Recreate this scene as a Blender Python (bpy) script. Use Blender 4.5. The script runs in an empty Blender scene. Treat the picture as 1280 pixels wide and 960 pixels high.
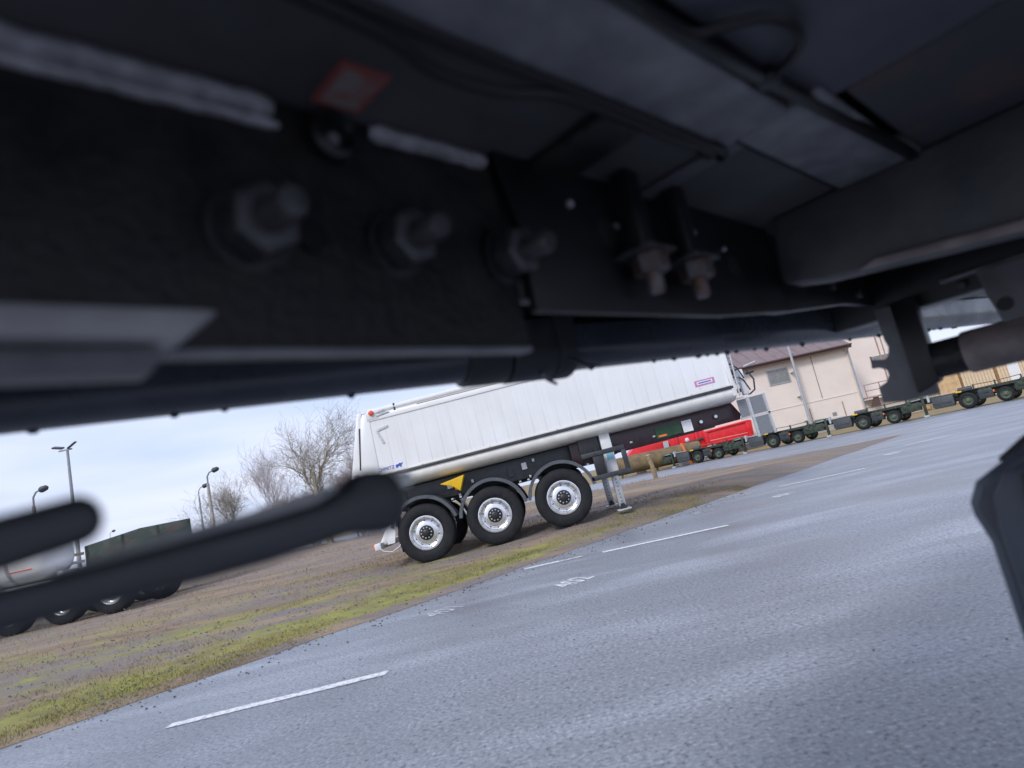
import bpy, bmesh, math, random
from mathutils import Vector, Matrix, noise
random.seed(7)
R = math.radians
scene = bpy.context.scene
C = scene.collection

# ------------------------------------------------------------------ camera, sky, sun, exposure
CAM_H = 1.07
cam_d = bpy.data.cameras.new('camera')
cam = bpy.data.objects.new('camera', cam_d); C.objects.link(cam)
cam_d.sensor_width = 36.0; cam_d.lens = 22.5
cam_d.clip_start = 0.02; cam_d.clip_end = 3000
cam_d.dof.use_dof = True; cam_d.dof.focus_distance = 13.0; cam_d.dof.aperture_fstop = 2.4
cam.matrix_world = (Matrix.Translation((0, 0, CAM_H)) @ Matrix.Rotation(R(90 + 9.0), 4, 'X')
                    @ Matrix.Rotation(R(-12.5), 4, 'Z'))
scene.camera = cam

SUN_EL, SUN_AZ = 40.0, 215.0          # azimuth clockwise from +Y: behind the camera, to the left
world = bpy.data.worlds.new('World'); scene.world = world; world.use_nodes = True
wn, wl = world.node_tree.nodes, world.node_tree.links
wn.clear()
wo = wn.new('ShaderNodeOutputWorld'); bg = wn.new('ShaderNodeBackground'); bg.inputs[1].default_value = 0.10
sky = wn.new('ShaderNodeTexSky'); sky.sky_type = 'NISHITA'; sky.sun_disc = False
sky.sun_elevation = R(SUN_EL); sky.sun_rotation = R(SUN_AZ); sky.dust_density = 2.0
tc = wn.new('ShaderNodeTexCoord'); mp = wn.new('ShaderNodeMapping')
mp.inputs['Scale'].default_value = (1.3, 1.3, 7.0); mp.inputs['Location'].default_value = (0.4, 0.2, 0.35)
nz = wn.new('ShaderNodeTexNoise'); nz.inputs['Scale'].default_value = 1.7; nz.inputs['Detail'].default_value = 5
nz.inputs['Roughness'].default_value = 0.5; nz.inputs['Distortion'].default_value = 0.25
rp = wn.new('ShaderNodeValToRGB')
rp.color_ramp.elements[0].position = 0.33; rp.color_ramp.elements[0].color = (0.46, 0.55, 0.77, 1)
rp.color_ramp.elements[1].position = 0.66; rp.color_ramp.elements[1].color = (0.68, 0.715, 0.88, 1)
sc8 = wn.new('ShaderNodeMix'); sc8.data_type = 'RGBA'; sc8.blend_type = 'MULTIPLY'
sc8.inputs[0].default_value = 1.0; sc8.inputs[7].default_value = (9.0, 9.0, 9.0, 1)
mx = wn.new('ShaderNodeMix'); mx.data_type = 'RGBA'; mx.inputs[0].default_value = 0.85
wl.new(tc.outputs['Generated'], mp.inputs[0]); wl.new(mp.outputs[0], nz.inputs['Vector'])
wl.new(nz.outputs[0], rp.inputs[0]); wl.new(rp.outputs[0], sc8.inputs[6])
wl.new(sky.outputs[0], mx.inputs[6]); wl.new(sc8.outputs[2], mx.inputs[7])
wl.new(mx.outputs[2], bg.inputs[0]); wl.new(bg.outputs[0], wo.inputs[0])

sun_d = bpy.data.lights.new('sun', 'SUN'); sun_d.energy = 1.2; sun_d.angle = R(14); sun_d.color = (1.0, 0.96, 0.91)
sun = bpy.data.objects.new('sun', sun_d); C.objects.link(sun)
sd = Vector((math.sin(R(SUN_AZ)) * math.cos(R(SUN_EL)), math.cos(R(SUN_AZ)) * math.cos(R(SUN_EL)), math.sin(R(SUN_EL))))
sun.rotation_euler = sd.to_track_quat('Z', 'Y').to_euler(); sun.location = sd * 60
vs = scene.view_settings
vs.view_transform = 'Standard'; vs.look = 'None'; vs.gamma = 1.0; vs.exposure = 0.66; vs.use_curve_mapping = False
scene.cycles.use_denoising = True
scene.cycles.max_bounces = 8
scene.cycles.diffuse_bounces = 5

# ------------------------------------------------------------------ helpers
def newmat(name):
    m = bpy.data.materials.new(name); m.use_nodes = True
    n = m.node_tree.nodes; b = n['Principled BSDF']
    return m, n, m.node_tree.links, b

def mat(name, col, rough=0.5, metal=0.0, var=0.15, scale=6.0, bump=0.0, bscale=60.0, col2=None, spec=0.5, coat=0.0, detail=5, lo=0.35, hi=0.65):
    m, n, l, b = newmat(name)
    t = n.new('ShaderNodeTexCoord'); nt = n.new('ShaderNodeTexNoise')
    nt.inputs['Scale'].default_value = scale; nt.inputs['Detail'].default_value = detail; nt.inputs['Roughness'].default_value = 0.6
    l.new(t.outputs['Object'], nt.inputs['Vector'])
    r = n.new('ShaderNodeValToRGB'); l.new(nt.outputs[0], r.inputs[0])
    c2 = col2 or tuple(min(1, c * (1 + var)) for c in col)
    c1 = col if col2 else tuple(c * (1 - var) for c in col)
    r.color_ramp.elements[0].position = lo; r.color_ramp.elements[0].color = (*c1, 1)
    r.color_ramp.elements[1].position = hi; r.color_ramp.elements[1].color = (*c2, 1)
    l.new(r.outputs[0], b.inputs['Base Color'])
    mr = n.new('ShaderNodeMapRange'); l.new(nt.outputs[0], mr.inputs[0])
    mr.inputs[1].default_value = 0.3; mr.inputs[2].default_value = 0.7
    mr.inputs[3].default_value = max(0.02, rough - 0.1); mr.inputs[4].default_value = min(1, rough + 0.1)
    l.new(mr.outputs[0], b.inputs['Roughness'])
    b.inputs['Metallic'].default_value = metal
    b.inputs['Specular IOR Level'].default_value = spec
    b.inputs['Coat Weight'].default_value = coat
    if bump:
        nb = n.new('ShaderNodeTexNoise'); nb.inputs['Scale'].default_value = bscale; nb.inputs['Detail'].default_value = 4
        l.new(t.outputs['Object'], nb.inputs['Vector'])
        bp = n.new('ShaderNodeBump'); bp.inputs['Strength'].default_value = bump; bp.inputs['Distance'].default_value = 0.01
        l.new(nb.outputs[0], bp.inputs['Height']); l.new(bp.outputs[0], b.inputs['Normal'])
    return m

class MB:
    def __init__(s): s.v = []; s.f = []; s.m = []; s.cur = 0
    def add(s, vs, fs):
        o = len(s.v); s.v += [tuple(p) for p in vs]
        s.f += [tuple(i + o for i in f) for f in fs]; s.m += [s.cur] * len(fs); return s
    def box(s, x0, x1, y0, y1, z0, z1):
        vs = [(x, y, z) for x in (x0, x1) for y in (y0, y1) for z in (z0, z1)]
        return s.add(vs, [(0, 1, 3, 2), (4, 6, 7, 5), (0, 4, 5, 1), (2, 3, 7, 6), (0, 2, 6, 4), (1, 5, 7, 3)])
    def prism(s, poly, a, b, axis='y'):
        n = len(poly); f = {'y': lambda p, t: (p[0], t, p[1]), 'x': lambda p, t: (t, p[0], p[1]), 'z': lambda p, t: (p[0], p[1], t)}[axis]
        vs = [f(p, a) for p in poly] + [f(p, b) for p in poly]
        return s.add(vs, [tuple(range(n))[::-1], tuple(range(n, 2 * n))] + [(i, (i + 1) % n, n + (i + 1) % n, n + i) for i in range(n)])
    def tube(s, pts, r, n=8, cap=True):
        pts = [Vector(p) for p in pts]; k = len(pts)
        rs = r if isinstance(r, (list, tuple)) else [r] * k
        vs = []; prev = None
        for i, p in enumerate(pts):
            d = (pts[min(i + 1, k - 1)] - pts[max(i - 1, 0)])
            d = d.normalized() if d.length > 1e-9 else Vector((0, 0, 1))
            if prev is None:
                a = d.orthogonal().normalized()
            else:
                a = prev - d * prev.dot(d); a = a.normalized() if a.length > 1e-6 else d.orthogonal().normalized()
            prev = a; c = d.cross(a)
            for j in range(n):
                t = 2 * math.pi * j / n
                vs.append(p + (a * math.cos(t) + c * math.sin(t)) * rs[i])
        fs = [(i * n + j, i * n + (j + 1) % n, (i + 1) * n + (j + 1) % n, (i + 1) * n + j) for i in range(k - 1) for j in range(n)]
        if cap: fs += [tuple(range(n))[::-1], tuple(range((k - 1) * n, k * n))]
        return s.add(vs, fs)
    def lathe(s, prof, o=(0, 0, 0), axis='y', n=32, closed=False, cap=True):
        # prof: (radius, along-axis)
        vs = []; k = len(prof)
        for r, h in prof:
            for j in range(n):
                t = 2 * math.pi * j / n; a, b = r * math.cos(t), r * math.sin(t)
                p = {'y': (a, h, b), 'x': (h, a, b), 'z': (a, b, h)}[axis]
                vs.append((p[0] + o[0], p[1] + o[1], p[2] + o[2]))
        fs = [(i * n + j, i * n + (j + 1) % n, ((i + 1) % k) * n + (j + 1) % n, ((i + 1) % k) * n + j)
              for i in range(k if closed else k - 1) for j in range(n)]
        if not closed and cap:
            fs += [tuple(range(n))[::-1], tuple(range((k - 1) * n, k * n))]
        return s.add(vs, fs)
    def build(s, name, m, parent=None, loc=(0, 0, 0), rot=(0, 0, 0), bevel=0, smooth=False, seg=2):
        me = bpy.data.meshes.new(name); me.from_pydata(s.v, [], s.f)
        for mm in (m if isinstance(m, (list, tuple)) else [m]): me.materials.append(mm)
        me.polygons.foreach_set('material_index', s.m)
        bm = bmesh.new(); bm.from_mesh(me); bmesh.ops.recalc_face_normals(bm, faces=bm.faces)
        if bevel:
            es = [e for e in bm.edges if len(e.link_faces) == 2 and e.calc_face_angle(0) > 0.6]
            bmesh.ops.bevel(bm, geom=es, offset=bevel, segments=seg, affect='EDGES', profile=0.5, clamp_overlap=True)
        bm.to_mesh(me); bm.free()
        if smooth or bevel:
            me.polygons.foreach_set('use_smooth', [True] * len(me.polygons))
            me.set_sharp_from_angle(angle=R(38))
        o = bpy.data.objects.new(name, me); C.objects.link(o)
        o.location = loc; o.rotation_euler = rot
        if parent: o.parent = parent
        return o

def tag(o, label=None, cat=None, group=None, kind=None):
    if label: o['label'] = label
    if cat: o['category'] = cat
    if group: o['group'] = group
    if kind: o['kind'] = kind
    return o
def thing(name, label, cat, loc=(0, 0, 0), rz=0.0, group=None, ry=0.0):
    o = bpy.data.objects.new(name, None); C.objects.link(o); o.empty_display_size = 0.3
    o.location = loc; o.rotation_euler = (0, ry, rz); return tag(o, label, cat, group)
def copy_tree(o, parent=None):
    c = o.copy(); C.objects.link(c); c.parent = parent
    for ch in [x for x in C.objects if x.parent is o]: copy_tree(ch, c)
    return c
def text_mesh(txt, size, name, m, parent=None, loc=(0, 0, 0), rot=(0, 0, 0), sx=1, sy=1, ext=0.001):
    cu = bpy.data.curves.new(name + '_curve', 'FONT'); cu.body = txt; cu.size = size; cu.extrude = ext
    cu.align_x = 'CENTER'; cu.align_y = 'CENTER'
    to = bpy.data.objects.new(name + '_curve', cu); C.objects.link(to)
    bpy.context.view_layer.update()
    me = bpy.data.meshes.new_from_object(to.evaluated_get(bpy.context.evaluated_depsgraph_get()))
    bpy.data.objects.remove(to); bpy.data.curves.remove(cu)
    me.name = name; me.materials.clear(); me.materials.append(m)
    o = bpy.data.objects.new(name, me); C.objects.link(o); o.location = loc; o.rotation_euler = rot; o.scale = (sx, sy, 1)
    if parent: o.parent = parent
    return o
def sm(a, b, x):
    t = max(0, min(1, (x - a) / (b - a))); return t * t * (3 - 2 * t)
S2 = math.sqrt(0.5)
def uv(x, y): return (x + y) * S2, (y - x) * S2      # along / across the yard's own 45 degree axes
def xy(u, v): return (u - v) * S2, (u + v) * S2

# ------------------------------------------------------------------ materials
M = {}
M['white'] = mat('white_paint', (0.78, 0.79, 0.80), 0.35, var=0.03, scale=2.5, coat=0.2)
def streaked(name, c1, c2, rough):
    m, n, l, b = newmat(name); t = n.new('ShaderNodeTexCoord')
    def nn(sx, sz, sc, loc):
        mpn = n.new('ShaderNodeMapping'); mpn.inputs['Scale'].default_value = (sx, 1, sz); mpn.inputs['Location'].default_value = (loc, 0, loc)
        l.new(t.outputs['Object'], mpn.inputs[0]); q = n.new('ShaderNodeTexNoise'); q.inputs['Scale'].default_value = sc; q.inputs['Detail'].default_value = 6
        l.new(mpn.outputs[0], q.inputs['Vector']); return q.outputs[0]
    r1 = n.new('ShaderNodeValToRGB'); l.new(nn(6, 0.35, 2.0, 3.0), r1.inputs[0])
    r1.color_ramp.elements[0].position = 0.38; r1.color_ramp.elements[0].color = (*c2, 1)
    r1.color_ramp.elements[1].position = 0.60; r1.color_ramp.elements[1].color = (*c1, 1)
    r2 = n.new('ShaderNodeValToRGB'); l.new(nn(1, 1, 0.9, 8.0), r2.inputs[0])
    r2.color_ramp.elements[0].position = 0.3; r2.color_ramp.elements[0].color = (0.90, 0.89, 0.87, 1)
    r2.color_ramp.elements[1].position = 0.6; r2.color_ramp.elements[1].color = (1, 1, 1, 1)
    x = n.new('ShaderNodeMix'); x.data_type = 'RGBA'; x.blend_type = 'MULTIPLY'; x.inputs[0].default_value = 1
    l.new(r1.outputs[0], x.inputs[6]); l.new(r2.outputs[0], x.inputs[7]); l.new(x.outputs[2], b.inputs['Base Color'])
    b.inputs['Roughness'].default_value = rough; return m
M['white_side'] = streaked('weathered_white_side', (0.80, 0.815, 0.835), (0.775, 0.787, 0.80), 0.32)
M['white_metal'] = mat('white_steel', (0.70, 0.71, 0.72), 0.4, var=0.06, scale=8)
M['grey_body'] = mat('satin_aluminium', (0.76, 0.75, 0.71), 0.40, metal=0.05, var=0.06, scale=5)
M['galv'] = mat('galvanised_steel', (0.52, 0.54, 0.56), 0.42, metal=0.5, var=0.15, scale=30)
M['chrome'] = mat('polished_rim', (0.80, 0.81, 0.83), 0.22, metal=0.85, var=0.05, scale=12)
M['tyre'] = mat('tyre_rubber', (0.012, 0.014, 0.018), 0.75, spec=0.3, col2=(0.030, 0.029, 0.029), lo=0.45, hi=0.75, scale=9, bump=0.15, bscale=90)
M['black'] = mat('black_paint', (0.018, 0.019, 0.022), 0.42, var=0.25, scale=9, bump=0.05)
M['plastic'] = mat('mudguard_plastic', (0.075, 0.085, 0.10), 0.55, var=0.2, scale=8)
M['chassis'] = mat('chassis_grey', (0.035, 0.040, 0.046), 0.45, var=0.3, scale=7)
M['maroon'] = mat('black_chassis_red_reflection', (0.030, 0.013, 0.017), 0.30, var=0.3, scale=4)  # maroon tint paints the red body's reflection into the dark neck beam
M['yellow'] = mat('yellow_plastic', (0.75, 0.47, 0.01), 0.45, var=0.06, scale=7)
M['orange'] = mat('orange_lens', (0.80, 0.20, 0.03), 0.25, var=0.1, scale=20)
M['redlens'] = mat('red_lens', (0.75, 0.10, 0.04), 0.25, var=0.1, scale=20)
M['red'] = mat('red_enamel', (0.70, 0.020, 0.028), 0.38, var=0.14, scale=2.5)
M['red_rib'] = mat('red_rib_highlight', (0.72, 0.30, 0.29), 0.4, var=0.1, scale=4)  # lighter red, a highlight painted on the ribs
M['green'] = mat('green_plate', (0.015, 0.065, 0.026), 0.5, var=0.3, scale=6)
M['blue'] = mat('logo_blue', (0.03, 0.09, 0.48), 0.45, var=0.05)
M['magenta'] = mat('label_magenta', (0.58, 0.22, 0.42), 0.45, var=0.08)
M['label'] = mat('label_white', (0.72, 0.72, 0.74), 0.5, var=0.06, scale=20)
M['cyan'] = mat('label_cyan', (0.25, 0.55, 0.68), 0.5, var=0.06, scale=20)
M['mesh'] = mat('grey_mesh_plate', (0.20, 0.215, 0.23), 0.5, metal=0.2, var=0.45, scale=70)
M['hose'] = mat('rubber_hose', (0.02, 0.021, 0.024), 0.5, var=0.2)
M['olive'] = mat('olive_paint', (0.032, 0.046, 0.032), 0.6, var=0.35, scale=5)
M['olive_rim'] = mat('olive_rim_paint', (0.085, 0.11, 0.078), 0.6, var=0.2, scale=9)
M['boxgrey'] = mat('dark_tool_box', (0.055, 0.062, 0.070), 0.55, var=0.2, scale=8)
M['timber'] = mat('new_timber', (0.58, 0.40, 0.22), 0.7, var=0.2, scale=3)
M['timber2'] = mat('pale_timber', (0.66, 0.52, 0.36), 0.7, var=0.15, scale=3)
M['oldwood'] = mat('weathered_post', (0.26, 0.20, 0.12), 0.8, var=0.3, scale=9, bump=0.3, bscale=40)
M['brown'] = mat('brown_coated_pipe', (0.16, 0.115, 0.055), 0.7, var=0.3, scale=2)
M['strap'] = mat('orange_strap', (0.75, 0.18, 0.05), 0.6, var=0.1)
M['render'] = mat('pink_render', (0.72, 0.64, 0.58), 0.85, col2=(0.77, 0.695, 0.635), scale=0.8, detail=9, lo=0.3, hi=0.6, bump=0.1, bscale=30)
M['roof'] = mat('maroon_roof_sheet', (0.20, 0.145, 0.145), 0.55, var=0.15, scale=2)
M['fascia'] = mat('brown_fascia', (0.10, 0.06, 0.055), 0.6, var=0.15)
M['pipe'] = mat('zinc_pipe', (0.42, 0.44, 0.47), 0.45, metal=0.3, var=0.1)
M['glass'] = mat('grey_shutter_glass', (0.22, 0.23, 0.23), 0.25, var=0.1, scale=3)
M['rail'] = mat('rust_pink_rail', (0.36, 0.24, 0.21), 0.6, var=0.2, scale=5)
M['conc'] = mat('pole_concrete', (0.36, 0.34, 0.31), 0.85, var=0.15, scale=3)
M['steelpole'] = mat('grey_pole', (0.30, 0.32, 0.34), 0.5, metal=0.3, var=0.1)
M['lamphead'] = mat('dark_lamp_head', (0.05, 0.055, 0.065), 0.5, var=0.15)
M['bark'] = mat('bark', (0.28, 0.245, 0.185), 0.9, var=0.35, scale=2)
M['twig'] = mat('reddish_twig', (0.37, 0.315, 0.30), 0.9, var=0.3, scale=1)
M['birch'] = mat('pale_twig', (0.43, 0.385, 0.38), 0.9, var=0.3, scale=1)
M['paint'] = mat('worn_road_paint', (0.36, 0.375, 0.40), 0.7, col2=(0.72, 0.73, 0.745), scale=26, lo=0.36, hi=0.52, detail=9)
M['paint_faint'] = mat('very_worn_road_paint', (0.26, 0.275, 0.30), 0.7, col2=(0.62, 0.63, 0.65), scale=12, lo=0.38, hi=0.62)
M['paint_mid'] = mat('half_worn_road_paint', (0.33, 0.345, 0.37), 0.7, col2=(0.74, 0.75, 0.77), scale=11, lo=0.36, hi=0.50)
M['camo'] = mat('camouflage_tarpaulin', (0.055, 0.072, 0.060), 0.8, col2=(0.088, 0.102, 0.088), scale=2.4, lo=0.45, hi=0.52, detail=2)
M['camo_red'] = mat('camouflage_brown_patch', (0.12, 0.085, 0.075), 0.8, var=0.2)
M['skirt'] = mat('blue_black_skirt', (0.025, 0.035, 0.055), 0.45, var=0.15)
# the trailer overhead
M['ug_black'] = mat('underbody_black', (0.010, 0.0105, 0.012), 0.5, col2=(0.026, 0.024, 0.022), scale=16, bump=0.25, bscale=90, lo=0.42, hi=0.72, detail=8)
M['ug_black2'] = mat('underbody_gloss_black', (0.007, 0.0075, 0.010), 0.42, var=0.3, scale=8)
M['ug_deck'] = mat('underbody_deck_blue_grey', (0.072, 0.077, 0.098), 0.62, col2=(0.135, 0.138, 0.16), scale=5, detail=9, lo=0.35, hi=0.7)
M['ug_deck_dark'] = mat('underbody_deck_dark', (0.055, 0.057, 0.064), 0.62, col2=(0.105, 0.105, 0.115), scale=6, detail=9, lo=0.35, hi=0.7)
M['ug_rust'] = mat('underbody_deck_rusty', (0.050, 0.050, 0.062), 0.7, col2=(0.105, 0.068, 0.058), scale=7, lo=0.50, hi=0.75, detail=9)
M['ug_bar'] = mat('underbody_galvanised_bar', (0.15, 0.155, 0.175), 0.55, metal=0.1, col2=(0.28, 0.285, 0.31), scale=13, detail=9, lo=0.35, hi=0.65)
M['ug_weld'] = mat('weld_silver', (0.32, 0.31, 0.345), 0.5, metal=0.2, var=0.3, scale=40)
M['ug_nut'] = mat('zinc_nut', (0.085, 0.083, 0.092), 0.42, metal=0.5, var=0.3, scale=60)
M['ug_nut_rusty'] = mat('zinc_nut_rusty', (0.15, 0.14, 0.155), 0.45, metal=0.4, col2=(0.13, 0.075, 0.055), scale=40, lo=0.45, hi=0.65)
M['ug_beam'] = mat('cross_beam_grey', (0.042, 0.048, 0.058), 0.55, col2=(0.085, 0.080, 0.080), scale=9, detail=9, lo=0.4, hi=0.75, bump=0.15)
M['ug_lip'] = mat('cross_beam_lip', (0.24, 0.205, 0.20), 0.6, var=0.3, scale=12)
M['ug_plate'] = mat('hanger_plate_grey', (0.15, 0.15, 0.165), 0.55, var=0.2, scale=12)
M['ug_rail'] = mat('side_rail_blue_black', (0.060, 0.070, 0.092), 0.28, var=0.2, scale=6)
M['ug_plastic'] = mat('housing_plastic', (0.065, 0.078, 0.105), 0.45, var=0.12, scale=20, bump=0.05, bscale=300)
M['ug_strap'] = mat('strap_webbing', (0.035, 0.036, 0.046), 0.6, var=0.2, scale=30)
M['ug_flange'] = mat('flange_bare_steel', (0.30, 0.295, 0.31), 0.5, metal=0.1, col2=(0.42, 0.415, 0.43), scale=18, detail=9, lo=0.35, hi=0.7)
M['ug_lever'] = mat('lever_dark_steel', (0.020, 0.024, 0.031), 0.36, col2=(0.036, 0.038, 0.042), scale=25, detail=8)
M['sticker_red'] = mat('sticker_red', (0.34, 0.10, 0.09), 0.6, var=0.1)
M['sticker_grey'] = mat('sticker_print', (0.26, 0.23, 0.23), 0.6, col2=(0.30, 0.13, 0.12), scale=45, lo=0.48, hi=0.55)
mw, n_, l_, b_ = newmat('water_drop'); b_.inputs['Base Color'].default_value = (0.05, 0.06, 0.08, 1)
b_.inputs['Roughness'].default_value = 0.03; b_.inputs['Transmission Weight'].default_value = 0.15; b_.inputs['IOR'].default_value = 1.33
M['drop'] = mw

def ground_mat(name, build):
    m, n, l, b = newmat(name); g = n.new('ShaderNodeNewGeometry'); build(n, l, b, g.outputs['Position']); return m
def nnoise(n, l, vec, scale, detail=5, rough=0.6, dist=0.0, stretch=None):
    if stretch:
        mpn = n.new('ShaderNodeMapping'); mpn.inputs['Rotation'].default_value = (0, 0, stretch[2]); mpn.inputs['Scale'].default_value = (stretch[0], stretch[1], 1)
        mpn.vector_type = 'TEXTURE' if False else 'POINT'
        l.new(vec, mpn.inputs[0]); vec = mpn.outputs[0]
    t = n.new('ShaderNodeTexNoise'); t.inputs['Scale'].default_value = scale; t.inputs['Detail'].default_value = detail
    t.inputs['Roughness'].default_value = rough; t.inputs['Distortion'].default_value = dist; l.new(vec, t.inputs['Vector']); return t.outputs[0]
def ramp(n, l, f, stops):
    r = n.new('ShaderNodeValToRGB'); l.new(f, r.inputs[0]); e = r.color_ramp.elements
    while len(e) < len(stops): e.new(0.5)
    for i, (p, c) in enumerate(stops):
        e[i].position = p; e[i].color = (*c, 1) if len(c) == 3 else (c[0],) * 3 + (1,)
    return r.outputs[0]
def mixc(n, l, f, a, b2, mode='MIX'):
    x = n.new('ShaderNodeMix'); x.data_type = 'RGBA'; x.blend_type = mode
    if isinstance(f, float): x.inputs[0].default_value = f
    else: l.new(f, x.inputs[0])
    for i, q in ((6, a), (7, b2)):
        if isinstance(q, tuple): x.inputs[i].default_value = (*q, 1)
        else: l.new(q, x.inputs[i])
    return x.outputs[2]
def bumpn(n, l, b, f, strength, dist):
    bp = n.new('ShaderNodeBump'); bp.inputs['Strength'].default_value = strength; bp.inputs['Distance'].default_value = dist
    l.new(f, bp.inputs['Height']); l.new(bp.outputs[0], b.inputs['Normal'])

def asphalt(n, l, b, P):
    fine = nnoise(n, l, P, 42, 4, 0.8)
    grain = nnoise(n, l, P, 21, 4, 0.7)
    big = nnoise(n, l, P, 0.45, 5, 0.55, 0.6)
    streak = nnoise(n, l, P, 1.0, 4, 0.55, 0.3, stretch=(0.35, 1.3, 0.25))
    base = ramp(n, l, fine, [(0.34, (0.05, 0.054, 0.065)), (0.44, (0.20, 0.215, 0.245)), (0.56, (0.25, 0.268, 0.305)), (0.70, (0.46, 0.48, 0.52))])
    c = mixc(n, l, 1.0, base, ramp(n, l, grain, [(0.34, (0.50,)), (0.42, (0.95,)), (0.56, (1.0,)), (0.72, (1.12,))]), 'MULTIPLY')
    c = mixc(n, l, 1.0, c, ramp(n, l, big, [(0.30, (0.72,)), (0.50, (1.0,)), (0.66, (1.12,))]), 'MULTIPLY')
    c = mixc(n, l, 1.0, c, ramp(n, l, streak, [(0.30, (0.86,)), (0.50, (1.0,)), (0.68, (1.35,))]), 'MULTIPLY')
    l.new(c, b.inputs['Base Color'])
    rr = ramp(n, l, big, [(0.35, (0.30,)), (0.65, (0.55,))]); l.new(rr, b.inputs['Roughness'])
    b.inputs['Specular IOR Level'].default_value = 0.55
    bumpn(n, l, b, fine, 0.6, 0.008)
M['asphalt'] = ground_mat('worn_asphalt', asphalt)

def verge(n, l, b, P):
    # worn gravel and mud with wheel-worn bands of moss and dry grass along the yard's 45 degree axis
    fine = nnoise(n, l, P, 45, 5, 0.75)
    mid = nnoise(n, l, P, 3.0, 6, 0.7)
    band = nnoise(n, l, P, 0.55, 6, 0.62, 0.4, stretch=(0.22, 1.0, R(-45)))
    band2 = nnoise(n, l, P, 0.8, 6, 0.65, 0.3, stretch=(0.30, 1.3, R(-45)))
    grav = ramp(n, l, fine, [(0.3, (0.115, 0.094, 0.082)), (0.55, (0.235, 0.198, 0.178)), (0.75, (0.40, 0.35, 0.32))])
    mud = ramp(n, l, mid, [(0.3, (0.15, 0.098, 0.062)), (0.7, (0.30, 0.21, 0.13))])
    moss = ramp(n, l, mid, [(0.3, (0.15, 0.135, 0.045)), (0.5, (0.26, 0.25, 0.055)), (0.65, (0.33, 0.325, 0.075)), (0.78, (0.37, 0.34, 0.13))])
    dry = ramp(n, l, fine, [(0.3, (0.22, 0.15, 0.095)), (0.7, (0.45, 0.34, 0.21))])
    c = mixc(n, l, ramp(n, l, band, [(0.47, (0,)), (0.62, (0.85,))]), grav, mud)
    c = mixc(n, l, ramp(n, l, band2, [(0.50, (0,)), (0.62, (0.8,))]), c, dry)
    # moss grows in a broken strip beside the asphalt edge and in streaks further in
    sep = n.new('ShaderNodeVectorMath'); sep.operation = 'DOT_PRODUCT'; sep.inputs[1].default_value = (-S2, S2, 0); l.new(P, sep.inputs[0])
    d = n.new('ShaderNodeMapRange'); l.new(sep.outputs['Value'], d.inputs[0])
    d.inputs[1].default_value = 6.6; d.inputs[2].default_value = 16.6
    edge = ramp(n, l, d.outputs[0], [(0.0, (0.0,)), (0.016, (0.25,)), (0.035, (0.92,)), (0.105, (0.85,)), (0.16, (0.5,)), (0.22, (0.45,)), (0.30, (0.65,)), (0.38, (0.62,)), (0.46, (0.45,)), (0.7, (0.5,)), (0.9, (0.4,))])
    mn = nnoise(n, l, P, 1.5, 10, 0.78, 0.5, stretch=(0.6, 1.0, R(-45)))
    su = n.new('ShaderNodeVectorMath'); su.operation = 'DOT_PRODUCT'; su.inputs[1].default_value = (S2, S2, 0); l.new(P, su.inputs[0])
    fade = n.new('ShaderNodeMapRange'); l.new(su.outputs['Value'], fade.inputs[0])
    fade.inputs[1].default_value = 5.5; fade.inputs[2].default_value = 10.0; fade.inputs[3].default_value = 1.0; fade.inputs[4].default_value = 0.35
    ef = n.new('ShaderNodeMath'); ef.operation = 'MULTIPLY'; l.new(edge, ef.inputs[0]); l.new(fade.outputs[0], ef.inputs[1])
    ad = n.new('ShaderNodeMath'); ad.operation = 'MULTIPLY_ADD'; l.new(ef.outputs[0], ad.inputs[0]); ad.inputs[1].default_value = 0.355; l.new(mn, ad.inputs[2])
    c = mixc(n, l, ramp(n, l, ad.outputs[0], [(0.66, (0,)), (0.80, (0.9,))]), c, moss)
    l.new(c, b.inputs['Base Color']); b.inputs['Roughness'].default_value = 0.9
    bumpn(n, l, b, fine, 0.8, 0.02)
M['verge'] = ground_mat('gravel_mud_and_moss', verge)
def drygrass(n, l, b, P):
    a = nnoise(n, l, P, 1.2, 6, 0.7); 
    l.new(ramp(n, l, a, [(0.3, (0.14, 0.10, 0.055)), (0.5, (0.27, 0.20, 0.10)), (0.7, (0.20, 0.18, 0.07))]), b.inputs['Base Color'])
    b.inputs['Roughness'].default_value = 0.95
M['dry'] = ground_mat('dry_grass_ground', drygrass)
M['blade'] = mat('grass_blade', (0.16, 0.165, 0.035), 0.8, col2=(0.30, 0.24, 0.10), scale=0.9, lo=0.4, hi=0.6)
M['straw'] = mat('straw_blade', (0.36, 0.28, 0.18), 0.8, col2=(0.27, 0.18, 0.14), scale=0.7, lo=0.4, hi=0.6)
M['stone'] = mat('loose_stone', (0.10, 0.10, 0.105), 0.8, var=0.4, scale=3)

# ------------------------------------------------------------------ the setting: ground, yard, verge
def sheet(name, x0, x1, y0, y1, z, m, nx=1, ny=1):
    b = MB()
    vs = [(x0 + (x1 - x0) * i / nx, y0 + (y1 - y0) * j / ny, z) for i in range(nx + 1) for j in range(ny + 1)]
    b.add(vs, [(i * (ny + 1) + j, (i + 1) * (ny + 1) + j, (i + 1) * (ny + 1) + j + 1, i * (ny + 1) + j + 1) for i in range(nx) for j in range(ny)])
    return tag(b.build(name, m), kind='structure')
sheet('ground', -1500, 1500, -1500, 1500, -0.012, M['dry'])
yard = MB()
yp = [xy(-60, -60), xy(38.2, -60), xy(38.2, 60), xy(-60, 60)]
yard.add([(p[0], p[1], 0.0) for p in yp], [(0, 1, 2, 3)])
YARD = tag(yard.build('asphalt_yard', M['asphalt']), kind='structure')

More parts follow.
